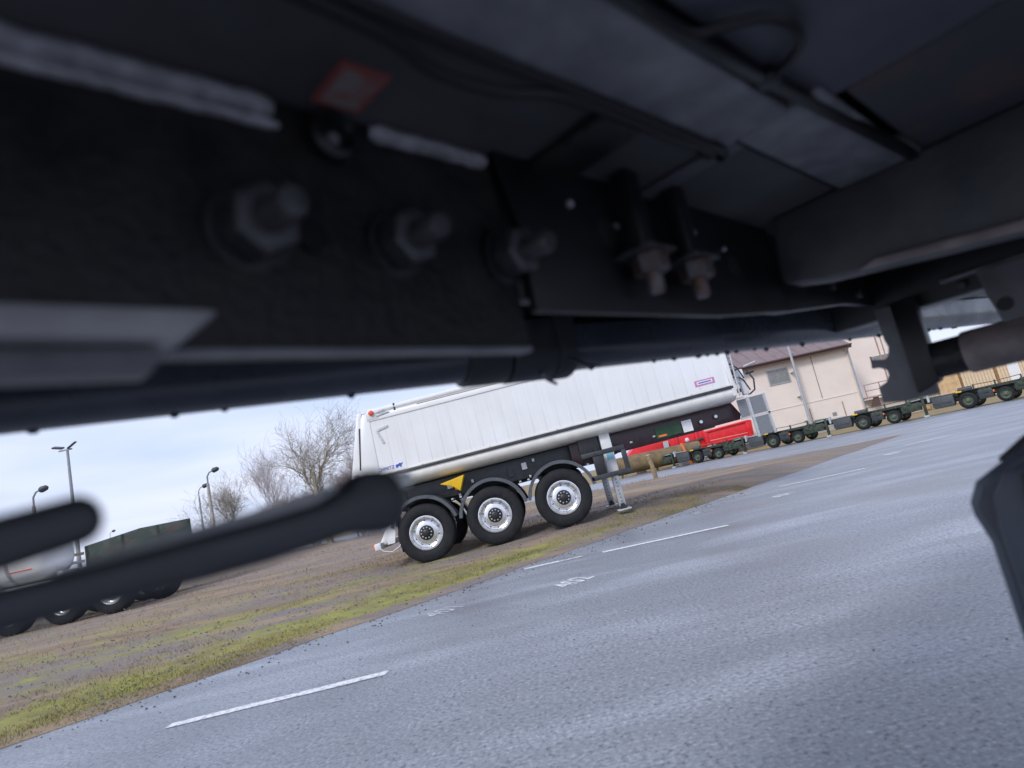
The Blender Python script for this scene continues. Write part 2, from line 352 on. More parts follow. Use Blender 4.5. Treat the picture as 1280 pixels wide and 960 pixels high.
def edge_v(u):   # ragged asphalt edge
    return 6.62 + 0.13 * noise.noise((u * 0.35, 3.1, 0)) + 0.06 * noise.noise((u * 1.7, 9.2, 0)) + 0.02 * noise.noise((u * 6, 1.2, 0))
def edge_u(v):
    return 24.0 + 0.5 * noise.noise((v * 0.2, 7.7, 0)) + 0.12 * noise.noise((v * 1.3, 4.2, 0))
def verge_z(u, v):
    d = v - edge_v(u); e = edge_u(v) - u
    up = 0.035 * sm(0, 0.25, d) + 0.055 * sm(0.1, 1.6, d) + 0.10 * sm(7.2, 10.2, u) * sm(0, 1.0, d) + 0.09 * sm(10.5, 13.5, v)
    up *= sm(0, 4.5, e) * (1 - 0.85 * sm(21, 32, v))
    rough = 0.018 * noise.noise((u * 0.7, v * 1.4, 0)) + 0.010 * noise.noise((u * 2.6, v * 3.3, 4))
    rough -= 0.02 * math.exp(-((d - 1.9) / 0.22) ** 2) + 0.02 * math.exp(-((d - 3.6) / 0.25) ** 2)
    return 0.003 + up + rough * sm(0, 0.5, d) * sm(0, 1.0, e)
b = MB(); us = []; vv = []
u = -34.0
while u < 24.0: us.append(u); u += 0.14 if 1.5 < u < 13 else 0.45
ts = [0]; t = 0
while t < 44: t += 0.07 if t < 4 else (0.16 if t < 9 else 0.6); ts.append(t)
us.append(24.0)
for uu in us:
    for tt in ts:
        v0 = edge_v(uu) + tt; ue = uu + (edge_u(v0) - 24.0) * sm(10, 24, uu)
        x, y = xy(ue, v0); b.v.append((x, y, verge_z(ue, v0)))
nt_ = len(ts)
b.f = [(i * nt_ + j, (i + 1) * nt_ + j, (i + 1) * nt_ + j + 1, i * nt_ + j + 1) for i in range(len(us) - 1) for j in range(nt_ - 1)]
b.m = [0] * len(b.f)
tag(b.build('grass_verge', M['verge'], smooth=True), kind='structure')
def gz(x, y):
    u, v = uv(x, y)
    return verge_z(u, v) if (v > edge_v(u) and u < edge_u(v)) else 0.0

# painted bay lines and numbers on the yard
def line(x0, x1, yc, w, m, wob=0.0):
    b = MB(); k = max(2, int((x1 - x0) / 0.12)); lo, hi = [], []
    for i in range(k + 1):
        x = x0 + (x1 - x0) * i / k; e = 0.012 * noise.noise((x * 5, yc, 1)); e2 = 0.012 * noise.noise((x * 5, yc, 9))
        lo.append((x, yc - w / 2 + e + wob * (x - x0), 0.004)); hi.append((x, yc + w / 2 + e2 + wob * (x - x0), 0.004))
    b.add(lo + hi, [(i, i + 1, k + 2 + i, k + 1 + i) for i in range(k)])
    return b.build('bay_line', m, YARD)
line(-2.80, -1.30, 4.60, 0.11, M['paint'], 0.09)
line(-0.37, 0.10, 8.72, 0.13, M['paint'], 0.0)
line(0.10, 0.42, 8.71, 0.12, M['paint_faint'], 0.0)
line(0.68, 2.34, 8.66, 0.13, M['paint'], -0.05)
line(4.55, 6.15, 12.52, 0.14, M['paint'], -0.10)
line(3.4, 4.1, 12.6, 0.13, M['paint_faint'], -0.05)
line(9.15, 10.25, 16.2, 0.15, M['paint'], 0.0)
line(8.0, 8.7, 16.3, 0.15, M['paint_faint'], 0.0)
line(13.2, 14.6, 20.0, 0.16, M['paint_faint'], 0.0)
for tx, x, y, m in (('401', -1.17, 6.80, 'paint_faint'), ('402', 0.18, 6.84, 'paint_mid'), ('403', 2.65, 11.0, 'paint_faint'),
                    ('404', 3.95, 10.82, 'paint_mid'), ('405', 6.60, 14.85, 'paint_faint'), ('406', 7.88, 14.50, 'paint_mid')):
    text_mesh(tx, 0.34, 'bay_number', M[m], YARD, (x, y, 0.004), (0, 0, R(45)), 0.80, 1.35, 0.0006)

# ------------------------------------------------------------------ white tipper semi-trailer
def make_wheel(parent, name='wheel', r=0.536, w=0.36, loc=(0, 0, 0), rim='chrome', rimr=0.318, hub='black', detail=True):
    wh = bpy.data.objects.new(name, None); C.objects.link(wh); wh.parent = parent; wh.location = loc
    p = []
    # outer face is at y=0, tyre runs to +w
    sh = [(rimr - 0.005, 0.045), (rimr + 0.02, 0.018), (rimr + 0.06, 0.006), (r - 0.12, 0.0), (r - 0.055, 0.012), (r - 0.02, 0.03), (r - 0.004, 0.052)]
    p += sh
    g = [0.10, 0.155, 0.205, 0.26]
    for q in g:
        q *= w / 0.36
        p += [(r, q - 0.008), (r - 0.014, q - 0.006), (r - 0.014, q + 0.006), (r, q + 0.008)]
    p += [(a, w - h) for a, h in sh[::-1]]
    MB().lathe(p, n=56, closed=True).build('tyre', M['tyre'], wh, smooth=True)
    rm = MB().lathe([(rimr, 0.05), (rimr - 0.004, 0.022), (rimr - 0.018, 0.02), (rimr - 0.026, 0.05), (rimr - 0.05, 0.085), (rimr - 0.085, 0.10),
                     (rimr - 0.10, 0.085), (rimr - 0.135, 0.07), (0.10, 0.07), (0.10, 0.12), (rimr - 0.05, 0.14), (rimr - 0.01, w - 0.05)], n=48, cap=False).build('rim', M[rim], wh, smooth=True)
    if detail:
        for k in range(10):
            a = 2 * math.pi * (k + 0.5) / 10
            MB().lathe([(0.016, 0.084), (0.016, 0.089), (0.010, 0.0905)], (0.203 * rimr / 0.30 * math.cos(a), 0, 0.203 * rimr / 0.30 * math.sin(a)), n=10).build('hand_hole', M['black'], rm)
    hb = MB().lathe([(0.13 * rimr / 0.3, 0.075), (0.13 * rimr / 0.3, 0.062), (0.115 * rimr / 0.3, 0.058), (0.075, 0.056), (0.07, 0.01), (0.05, -0.005), (0.002, -0.006)], n=24).build('hub', M[hub], wh, smooth=True)
    if detail:
        nb = MB()
        for k in range(10):
            a = 2 * math.pi * k / 10
            MB().lathe([(0.014, 0.06), (0.014, 0.03), (0.006, 0.026)], (0.095 * math.cos(a), 0, 0.095 * math.sin(a)), n=6).build('wheel_nut', M['galv'], hb)
    return wh

TX, TY = -2.12, 12.0
TT = thing('tipper_trailer', 'white three-axle tipper semi-trailer parked on the muddy verge', 'trailer', (TX, TY, gz(TX, TY + 0.3) - 0.012), 0, ry=R(-1.9))
X0 = -TX            # shift world x to local
def lx(x): return x + X0
# body: sides of narrow panels over a rounded floor
def body_sec(y_in):  # half profile (y,z) from floor centre up to top rail, near side at y=0
    return [(1.25, 1.47), (0.50, 1.47), (0.26, 1.482), (0.13, 1.505), (0.055, 1.545), (0.015, 1.60), (0.006, 1.655), (0.02, 1.71)]
half = body_sec(0); ring = half[::-1] + [(2.5 - y, z) for y, z in half[1:]]
b = MB(); xs = [(-3.22, 0), (-3.0, 0), (4.0, 0), (4.12, 0)]
for x, _ in xs:
    for y, z in ring: b.v.append((lx(x), y, z))
k = len(ring)
for i in range(len(xs) - 1):
    for j in range(k - 1): b.f.append((i * k + j, i * k + j + 1, (i + 1) * k + j + 1, (i + 1) * k + j)); b.m.append(0)
b.f += [tuple(range(k)), tuple(range((len(xs) - 1) * k, len(xs) * k))]; b.m += [0, 0]
floor = b.build('floor_shell', M['grey_body'], TT, smooth=True)
MB().box(lx(-3.2), lx(4.1), -0.012, 0.022, 1.708, 1.762).build('rubber_strip', M['chassis'], TT, bevel=0.006)
MB().box(lx(-3.2), lx(4.1), -0.006, 0.024, 1.764, 1.80).build('side_sill', M['grey_body'], TT, bevel=0.004)
core = MB().prism([(lx(-3.12), 1.70), (lx(4.05), 1.70), (lx(4.08), 2.93), (lx(-2.76), 2.93)], 0.0105, 2.46).build('body_wall', M['white'], TT)
# each side panel a shallow plank
px = -2.68; pw = 0.247; i = 0
while px < 3.95:
    x1 = min(px + pw, 3.98)
    MB().box(lx(px) + 0.0008, lx(x1) - 0.0008, 0.006 + 0.0006 * random.random(), 0.03, 1.802, 2.80).build('side_panel', M['white_side'], TT, bevel=0.0019, seg=1)
    px += pw
# rear post, leaning, with hinge gear; sloping tail edge
MB().prism([(lx(-3.20), 1.55), (lx(-2.72), 1.55), (lx(-2.70), 2.94), (lx(-2.80), 2.96), (lx(-2.86), 2.9)], -0.006, 0.06).build('rear_corner_post', M['white'], TT, bevel=0.006)
MB().prism([(lx(-3.36), 1.50), (lx(-3.21), 1.50), (lx(-2.87), 2.9), (lx(-2.82), 3.0), (lx(-2.92), 3.0)], 0.02, 2.48).build('tailgate', M['white'], TT, bevel=0.01)
MB().prism([(lx(-3.07), 1.95), (lx(-3.045), 1.95), (lx(-2.90), 2.72), (lx(-2.925), 2.72)], -0.014, -0.002).build('tailgate_seal', M['black'], TT)
for zz in (1.62, 1.74, 1.84):
    MB().box(lx(-3.26 + (zz - 1.6) * 0.26), lx(-3.18 + (zz - 1.6) * 0.26), -0.03, 0.03, zz, zz + 0.05).build('latch', M['galv'], TT, bevel=0.006)
MB().box(lx(-2.72), lx(4.06), -0.012, 0.05, 2.802, 2.90).build('top_rail', M['white'], TT, bevel=0.012)
MB().tube([(lx(-2.70), 0.06, 2.98), (lx(4.05), 0.06, 2.985)], 0.062, 14).build('tarp_roll', M['white_metal'], TT, smooth=True)
MB().box(lx(-1.75), lx(4.05), -0.016, -0.010, 2.905, 2.918).build('tarp_edge', M['oldwood'], TT)
tp = MB(); tp.prism([(0.06, 2.96), (1.25, 3.12), (2.44, 2.96), (1.25, 3.05)], lx(-2.75), lx(4.05), 'x'); tp.build('tarpaulin', M['white_metal'], TT)
for x in (-2.2, 0.3, 2.8):
    MB().box(lx(x), lx(x) + 0.03, 0.0, 0.02, 2.9, 3.04).build('tarp_strap', M['chassis'], TT)
MB().lathe([(0.05, -0.02), (0.05, -0.06), (0.035, -0.072), (0.01, -0.074)], (lx(-2.63), 0, 2.95), n=16).build('marker_lamp', M['redlens'], TT, smooth=True)
MB().prism([(lx(-2.74), 2.83), (lx(-2.52), 2.83), (lx(-2.50), 2.96), (lx(-2.66), 3.0), (lx(-2.74), 2.98)], -0.02, 0.03).build('lamp_bracket', M['white_metal'], TT, bevel=0.005)
for a, c_ in (((-2.55, 2.93), (-2.38, 2.96)), ((-2.55, 2.87), (-2.30, 2.90))):
    MB().tube([(lx(a[0]), -0.02, a[1]), (lx(c_[0]), -0.02, c_[1])], 0.012, 6).build('tarp_hook', M['galv'], TT)
# hand marks: grip and step irons on the rear panel
MB().prism([(lx(-2.62), 2.60), (lx(-2.59), 2.60), (lx(-2.50), 2.34), (lx(-2.545), 2.34)], -0.012, 0.006).build('step_iron', M['galv'], TT)
MB().prism([(lx(-2.58), 2.585), (lx(-2.38), 2.625), (lx(-2.38), 2.665), (lx(-2.58), 2.625)], -0.012, 0.006).build('step_iron', M['galv'], TT)
# maker's word and animal mark, low at the rear
text_mesh('SCHMITZ', 0.085, 'maker_lettering', M['blue'], TT, (lx(-2.60), 0.002, 1.862), (R(90), 0, 0), 1, 1, 0.002)
el = [(-2.20, 1.86), (-2.215, 1.93), (-2.17, 1.965), (-2.12, 1.955), (-2.09, 1.985), (-2.05, 1.98), (-2.02, 1.96), (-2.0, 1.99), (-1.985, 1.99), (-1.995, 1.94), (-2.03, 1.92),
      (-2.045, 1.85), (-2.07, 1.85), (-2.075, 1.895), (-2.14, 1.89), (-2.15, 1.85), (-2.175, 1.85), (-2.175, 1.89)]
MB().prism([(lx(-2.33 + (x + 2.1) * 0.62), 1.868 + (z - 1.92) * 0.62) for x, z in el], 0.0005, 0.006).build('animal_emblem', M['blue'], TT)
lb = MB().box(lx(3.42), lx(3.80), 0.000, 0.006, 1.90, 2.01).build('side_label', M['magenta'], TT)
MB().box(lx(3.46), lx(3.76), -0.002, 0.001, 1.925, 1.985).build('label_field', M['label'], lb)
MB().box(lx(3.49), lx(3.73), -0.0035, -0.001, 1.945, 1.965).build('label_print', M['blue'], lb)
for x in (-1.9, -0.6, 0.7, 2.0, 3.3):
    MB().lathe([(0.012, -0.014), (0.012, -0.018), (0.004, -0.02)], (lx(x), 0, 1.782), n=8).build('sill_rivet', M['galv'], TT)
# chassis
for y in (0.62, 1.78):
    MB().prism([(lx(-3.0), 1.10), (lx(-3.0), 1.465), (lx(1.0), 1.467), (lx(1.0), 1.0), (lx(-2.4), 0.98)], y, y + 0.10).build('chassis_rail', M['chassis'], TT, bevel=0.008)
for y in (0.34, 2.06):
    MB().prism([(lx(0.85), 1.468), (lx(4.08), 1.466), (lx(4.20), 1.22), (lx(4.16), 1.12), (lx(1.80), 1.10), (lx(1.45), 1.00), (lx(0.85), 1.02)], y, y + 0.10).build('neck_beam', M['maroon'], TT, bevel=0.008)
MB().prism([(lx(-2.95), 1.44), (lx(0.9), 1.455), (lx(0.9), 1.05), (lx(-1.2), 1.05), (lx(-2.7), 1.12)], 0.46, 0.56).build('suspension_side_plate', M['chassis'], TT, bevel=0.01)
pl = MB().box(lx(2.52), lx(3.02), 0.325, 0.337, 1.15, 1.36).build('green_panel', M['green'], TT)
MB().box(lx(2.56), lx(2.72), 0.318, 0.3245, 1.17, 1.205).build('orange_reflector', M['orange'], TT)
MB().box(lx(3.05), lx(3.24), 0.322, 0.337, 1.14, 1.36).build('white_plate', M['label'], TT)
for x, z in ((3.42, 1.26), (3.72, 1.29)):
    r_ = MB().lathe([(0.055, 0.335), (0.055, 0.322), (0.04, 0.32)], (lx(x), 0, z), n=20).build('round_boss', M['black'], TT, smooth=True)
    MB().lathe([(0.032, 0.319), (0.03, 0.312), (0.01, 0.311)], (lx(x), 0, z), n=14).build('boss_cap', M['label'], r_)
for x in (2.0, 2.45):
    MB().box(lx(x), lx(x) + 0.05, 0.325, 0.338, 1.20, 1.23).build('bolt_head', M['galv'], TT)
for cx in (-2.5, -0.4, 1.7, 3.6):
    MB().box(lx(cx), lx(cx) + 0.09, 0.44, 2.06, 1.15 if cx < 1 else 1.15, 1.36 if cx < 1 else 1.37).build('cross_member', M['chassis'], TT)
AX = (-2.12, -0.81, 0.50)
for ax in AX:
    MB().lathe([(0.065, 0.25), (0.065, 2.25)], (lx(ax), 0, 0.536), n=14).build('axle', M['chassis'], TT, smooth=True)
    make_wheel(TT, loc=(lx(ax), 0.0, 0.536))
    w2 = make_wheel(TT, loc=(lx(ax), 2.5, 0.536), detail=False); w2.rotation_euler = (0, 0, math.pi)
    MB().lathe([(0.12, 0.6), (0.16, 0.62), (0.16, 0.86), (0.12, 0.88)], (lx(ax) + 0.32, 0, 0.86), n=16).build('air_bag', M['black'], TT, smooth=True)
    MB().prism([(lx(ax) - 0.42, 1.06), (lx(ax) - 0.30, 1.06), (lx(ax) + 0.05, 0.50), (lx(ax) - 0.06, 0.46)], 0.50, 0.60).build('trailing_arm', M['chassis'], TT, bevel=0.008)
    # mudguard: a half-round shell with a rolled outer edge
    for yb in (0.0, 2.12):
        b = MB(); n = 22
        a0, a1 = R(8), R(172)
        if ax == AX[0]: a0, a1 = R(14), R(160)
        for i in range(n + 1):
            a = a0 + (a1 - a0) * i / n
            for rr, y in ((0.655, yb - 0.02), (0.655, yb + 0.40), (0.625, yb + 0.40), (0.612, yb + 0.02), (0.595, yb + 0.018), (0.595, yb - 0.02)):
                b.v.append((lx(ax) + rr * math.cos(a), y, 0.545 + rr * math.sin(a) * 1.04))
        for i in range(n):
            for j in range(6): b.f.append((i * 6 + j, i * 6 + (j + 1) % 6, (i + 1) * 6 + (j + 1) % 6, (i + 1) * 6 + j)); b.m.append(0)
        b.f += [tuple(range(6)), tuple(range(n * 6, n * 6 + 6))]; b.m += [0, 0]
        b.build('mudguard', M['plastic'], TT, smooth=True)
    for s in (-0.55, 0.60):
        MB().box(lx(ax + s) - 0.02, lx(ax + s) + 0.02, 0.10, 0.48, 1.0, 1.03).build('mudguard_stay', M['galv'], TT)
# yellow chock and bits between the wheels
ck = MB().prism([(lx(-1.68), 1.335), (lx(-1.20), 1.40), (lx(-1.33), 1.12), (lx(-1.43), 1.22), (lx(-1.55), 1.28)], 0.02, 0.22).build('wheel_chock', M['yellow'], TT, bevel=0.015)
for x, z, w, m in ((-1.60, 1.22, 0.10, 'label'), (-1.46, 1.16, 0.06, 'orange'), (-1.42, 1.02, 0.05, 'galv'), (-0.12, 1.22, 0.10, 'label'), (-0.02, 1.04, 0.04, 'galv'), (-1.13, 1.22, 0.05, 'galv'), (0.10, 1.32, 0.05, 'galv'), (0.94, 1.16, 0.12, 'label')):
    MB().box(lx(x), lx(x + w), 0.40, 0.455, z, z + w * 1.3).build('valve', M[m], TT, bevel=0.008)
MB().box(lx(0.94), lx(1.10), 0.395, 0.45, 1.30, 1.36).build('orange_tag', M['orange'], TT)
# valve box, landing legs, guard frame
vb = MB().box(lx(1.02), lx(1.40), 0.22, 0.33, 1.15, 1.50).build('valve_box', M['black'], TT, bevel=0.012)
for i in range(3):
    for j in range(2):
        MB().lathe([(0.018, 0.218), (0.016, 0.212)], (lx(1.10 + i * 0.11), 0, 1.24 + j * 0.14), n=10).build('knob', M['chassis'], vb)
for yy in (0.20, 2.05):
    lg = MB().box(lx(1.44), lx(1.64), yy, yy + 0.13, 0.72, 1.50).build('landing_leg', M['white_metal'], TT, bevel=0.012)
    MB().box(lx(1.475), lx(1.605), yy + 0.015, yy + 0.115, 0.12, 0.72).build('inner_leg', M['galv'], lg, bevel=0.008)
    for i in range(7):
        MB().lathe([(0.012, yy + 0.014), (0.012, yy + 0.009)], (lx(1.54), 0, 0.20 + 0.07 * i), n=8).build('pin_hole', M['chassis'], lg)
    ft = MB(); ft.box(lx(1.42), lx(1.68), yy - 0.06, yy + 0.19, 0.03, 0.06).build('foot', M['galv'], lg, bevel=0.008)
    MB().prism([(lx(1.47), 0.06), (lx(1.61), 0.06), (lx(1.57), 0.16), (lx(1.51), 0.16)], yy + 0.0, yy + 0.13).build('ankle', M['black'], lg)
MB().tube([(lx(1.54), 0.24, 1.3), (lx(1.54), 2.1, 1.3)], 0.03, 8).build('leg_shaft', M['chassis'], TT)
MB().box(lx(1.49), lx(1.61), 0.185, 0.199, 1.0, 1.13).build('leg_label', M['cyan'], TT)
gf = thing_part = bpy.data.objects.new('side_guard', None); C.objects.link(gf); gf.parent = TT
MB().box(lx(1.00), lx(1.82), -0.02, 0.05, 1.12, 1.21).build('guard_bar', M['chassis'], gf, bevel=0.01)
MB().box(lx(1.08), lx(1.84), -0.02, 0.05, 0.68, 0.77).build('guard_bar', M['chassis'], gf, bevel=0.01)
MB().box(lx(1.745), lx(1.835), -0.018, 0.048, 0.771, 1.119).build('guard_post', M['chassis'], gf, bevel=0.01)
MB().box(lx(1.20), lx(1.40), -0.010, 0.04, 0.771, 1.119).build('guard_post', M['black'], gf, bevel=0.01)
MB().box(lx(1.15), lx(1.21), 0.05, 0.5, 1.13, 1.19).build('guard_arm', M['chassis'], gf)
MB().box(lx(1.15), lx(1.21), 0.05, 0.5, 0.70, 0.76).build('guard_arm', M['chassis'], gf)
# rear underrun with lamp and flap
for y in (0.32, 2.02):
    MB().prism([(lx(-2.66), 1.12), (lx(-2.50), 1.12), (lx(-2.95), 0.50), (lx(-3.10), 0.50)], y, y + 0.12).build('underrun_arm', M['white'], TT, bevel=0.01)
MB().box(lx(-3.12), lx(-3.00), 0.06, 2.44, 0.44, 0.56).build('underrun_bar', M['white_metal'], TT, bevel=0.015)
MB().prism([(lx(-2.80), 0.95), (lx(-2.60), 0.95), (lx(-2.72), 0.50), (lx(-2.86), 0.50)], 0.02, 0.05).build('wing_plate', M['white_metal'], TT)
MB().lathe([(0.05, 0.0), (0.058, -0.015), (0.05, -0.045), (0.02, -0.055)], (lx(-3.12), 0.2, 0.50), n=16).build('side_lamp', M['orange'], TT, smooth=True)
MB().box(lx(-2.62), lx(-2.60), 0.02, 0.40, 0.30, 1.0).build('mud_flap', M['black'], TT, bevel=0.003)
MB().tube([(lx(-3.06), 0.03, 0.52), (lx(-2.95), 0.02, 0.40), (lx(-2.8), 0.02, 0.36), (lx(-2.65), 0.03, 0.42), (lx(-2.6), 0.05, 0.5)], 0.008, 6).build('cable', M['label'], TT, smooth=True)
# front wall gear: ladder, ram housing, hoses, mesh catwalk
MB().box(lx(4.06), lx(4.14), -0.01, 2.47, 1.56, 2.98).build('front_wall', M['white'], TT, bevel=0.01)
for y in (0.08, 0.42):
    MB().tube([(lx(4.20), y, 1.55), (lx(4.28), y, 3.1)], 0.017, 8).build('ladder_rail', M['galv'], TT)
for i in range(6):
    z = 1.65 + 0.24 * i
    MB().tube([(lx(4.205 + i * 0.012), 0.08, z), (lx(4.205 + i * 0.012), 0.42, z)], 0.012, 6).build('rung', M['galv'], TT)
MB().box(lx(4.36), lx(4.47), 0.3, 0.44, 1.55, 2.05).build('ram_cover', M['white'], TT, bevel=0.02)
MB().tube([(lx(4.5), 0.3, 2.08), (lx(4.75), 0.3, 2.12)], 0.02, 8).build('coupling', M['galv'], TT)
MB().tube([(lx(4.5), 0.3, 1.94), (lx(4.66), 0.3, 1.95)], 0.025, 8).build('coupling', M['chassis'], TT)
for q, (dx, dz) in enumerate(((0, 0), (0.05, -0.25))):
    MB().tube([(lx(4.17), 0.5, 2.15 + dz), (lx(4.27 + dx), 0.3, 2.20 + dz), (lx(4.36 + dx), 0.25, 2.08 + dz), (lx(4.42 + dx), 0.22, 1.86 + dz)], 0.014, 6).build('hose', M['hose'], TT, smooth=True)
MB().tube([(lx(4.52), 0.26, 2.0), (lx(4.60), 0.24, 1.8), (lx(4.56), 0.24, 1.6), (lx(4.42), 0.26, 1.52)], 0.016, 6).build('hose', M['hose'], TT, smooth=True)
for x, z, m in ((4.22, 1.98, 'chassis'), (4.27, 1.78, 'galv'), (4.25, 1.62, 'chassis'), (4.30, 1.9, 'galv'), (4.24, 2.3, 'galv')):
    MB().box(lx(x), lx(x) + 0.07, 0.26, 0.34, z, z + 0.07).build('valve', M[m], TT, bevel=0.01)
fr = MB().box(lx(4.12), lx(4.72), 0.20, 0.23, 1.495, 1.525).build('catwalk_frame', M['white_metal'], TT)
for a, c_ in (((4.44, 1.20), (4.62, 1.52)), ((4.42, 1.10), (4.70, 1.22))): pass
MB().box(lx(4.14), lx(4.70), 0.20, 0.23, 1.10, 1.13).build('catwalk_bar', M['galv'], TT)
MB().box(lx(4.66), lx(4.70), 0.20, 0.23, 0.72, 1.49).build('catwalk_bar', M['galv'], TT)
MB().box(lx(4.34), lx(4.39), 0.195, 0.225, 0.72, 1.49).build('catwalk_bar', M['galv'], TT)
MB().box(lx(4.40), lx(4.65), 0.215, 0.225, 1.14, 1.48).build('mesh_panel', M['mesh'], TT)
MB().box(lx(4.40), lx(4.65), 0.215, 0.225, 0.74, 1.09).build('mesh_panel', M['mesh'], TT)
MB().box(lx(4.15), lx(4.33), 0.215, 0.225, 1.14, 1.48).build('mesh_panel', M['mesh'], TT)

# ------------------------------------------------------------------ what stands across the second road
RB = thing('red_tipper_body', 'red steel tipper body set down on chocks behind the white trailer', 'tipper body', (7.3, 50.0, 0), 0)
MB().prism([(0.0, 1.15), (0.30, 1.60), (1.0, 2.15), (3.2, 2.35), (3.4, 1.62), (2.9, 1.18), (0.7, 0.82), (0.1, 0.86)], 0, 2.2).build('hopper_end', M['red'], RB, bevel=0.03)
MB().prism([(3.3, 2.38), (5.9, 2.44), (6.5, 2.15), (6.4, 0.90), (5.3, 0.85), (4.9, 1.05), (3.3, 1.10)], 0.1, 2.1).build('middle_section', M['red'], RB, bevel=0.03)
MB().prism([(6.3, 2.10), (9.9, 2.26), (10.2, 2.2), (10.1, 1.05), (6.3, 0.95)], 0.0, 2.2).build('side_box', M['red'], RB, bevel=0.04)
MB().box(6.7, 9.7, -0.02, 0.0, 1.27, 1.33).build('highlight_rib', M['red_rib'], RB, bevel=0.005)
MB().prism([(0.6, 1.00), (3.0, 1.36), (3.0, 1.43), (0.6, 1.07)], -0.03, 0.0).build('highlight_rib', M['red_rib'], RB)
MB().box(9.66, 9.92, -0.10, 0.0, 1.08, 2.18).build('corner_post', M['red'], RB, bevel=0.03)
MB().box(6.35, 6.60, -0.10, 0.0, 1.02, 2.06).build('corner_post', M['red'], RB, bevel=0.03)
MB().prism([(6.4, 1.96), (9.9, 2.10), (9.9, 2.24), (6.4, 2.10)], -0.12, 0.0).build('top_flange', M['red'], RB, bevel=0.03)
MB().box(6.4, 9.9, -0.12, 0.0, 0.98, 1.12).build('bottom_flange', M['red'], RB, bevel=0.03)
MB().tube([(3.6, -0.06, 1.30), (6.2, -0.06, 1.62)], 0.09, 10).build('hydraulic_ram', M['chassis'], RB, smooth=True)
MB().box(4.05, 4.25, -0.08, 0.1, 1.12, 2.3).build('stiffener', M['red'], RB, bevel=0.02)
MB().box(5.65, 5.85, -0.08, 0.1, 0.9, 2.35).build('stiffener', M['red'], RB, bevel=0.02)
MB().lathe([(0.16, 0.05), (0.16, 0.10), (0.1, 0.0), (0.02, -0.02)], (5.0, 0.0, 1.75), n=16).build('white_boss', M['label'], RB)
for x in (0.9, 4.4, 8.8):
    MB().box(x, x + 0.5, 0.2, 2.0, 0.0, 1.02).build('support', M['boxgrey'], RB)
MB().prism([(3.05, 0.7), (3.45, 0.7), (3.5, 2.0), (3.1, 2.0)], -0.12, -0.02).build('latch_arm', M['galv'], RB)

PI = thing('brown_pipe', 'long brown coated pipe lying on bearers below the red tipper body', 'pipe', (0, 0, 0))
MB().lathe([(0.60, 5.6), (0.64, 5.62), (0.64, 12.3), (0.60, 12.32), (0.55, 12.2)], (0, 47.2, 0.86), axis='x', n=28).build('pipe_barrel', M['brown'], PI, smooth=True)
for x in (6.4, 9.0, 11.6): MB().box(x, x + 0.25, 46.6, 47.8, 0, 0.24).build('bearer', M['oldwood'], PI)
PO = thing('wooden_post', 'short leaning wooden post at the far rim of the verge', 'post', (4.62, 25.0, gz(4.62, 25.0) - 0.05))
MB().tube([(0, 0, 0), (-0.03, 0, 0.45), (-0.09, 0, 0.98)], [0.095, 0.09, 0.085], 10).build('shaft', M['oldwood'], PO, smooth=True)
MB().lathe([(0.087, 0.975), (0.08, 1.0), (0.01, 1.01)], (-0.09, 0, 0), axis='z', n=10).build('top_cut', M['timber'], PO)
OS = MB().prism([(0, 0), (0.16, 0), (-0.22, 1.55), (-0.40, 1.55)], 0, 0.05).build('orange_board', M['strap'], None, (11.2, 46.3, 0.0), bevel=0.005)
tag(OS, 'narrow orange board leaning against the brown pipe', 'board')
for i, (x, y, w, h, m, lab) in enumerate(((12.6, 46.3, 1.1, 0.9, 'label', 'white plastic crate at the end of the brown pipe'),
                                     (11.6, 45.2, 0.9, 0.28, 'label', 'low white slab on the ground near the orange board'),
                                     (10.2, 45.2, 0.8, 0.22, 'galv', 'flat grey metal plate lying before the brown pipe'))):
    t = thing(('plastic_crate', 'concrete_slab', 'metal_plate')[i], lab, ('crate', 'slab', 'plate')[i], (x, y, 0), 0.2 * i)
    MB().box(0, w, 0, 0.6, 0.0, h * 0.8).build(('bin', 'slab_base', 'sheet')[i], M[m], t, bevel=0.03)
    MB().box(-0.03, w + 0.03, -0.03, 0.63, h * 0.8, h).build(('rim_edge', 'slab_cap', 'fold')[i], M[m], t, bevel=0.02)

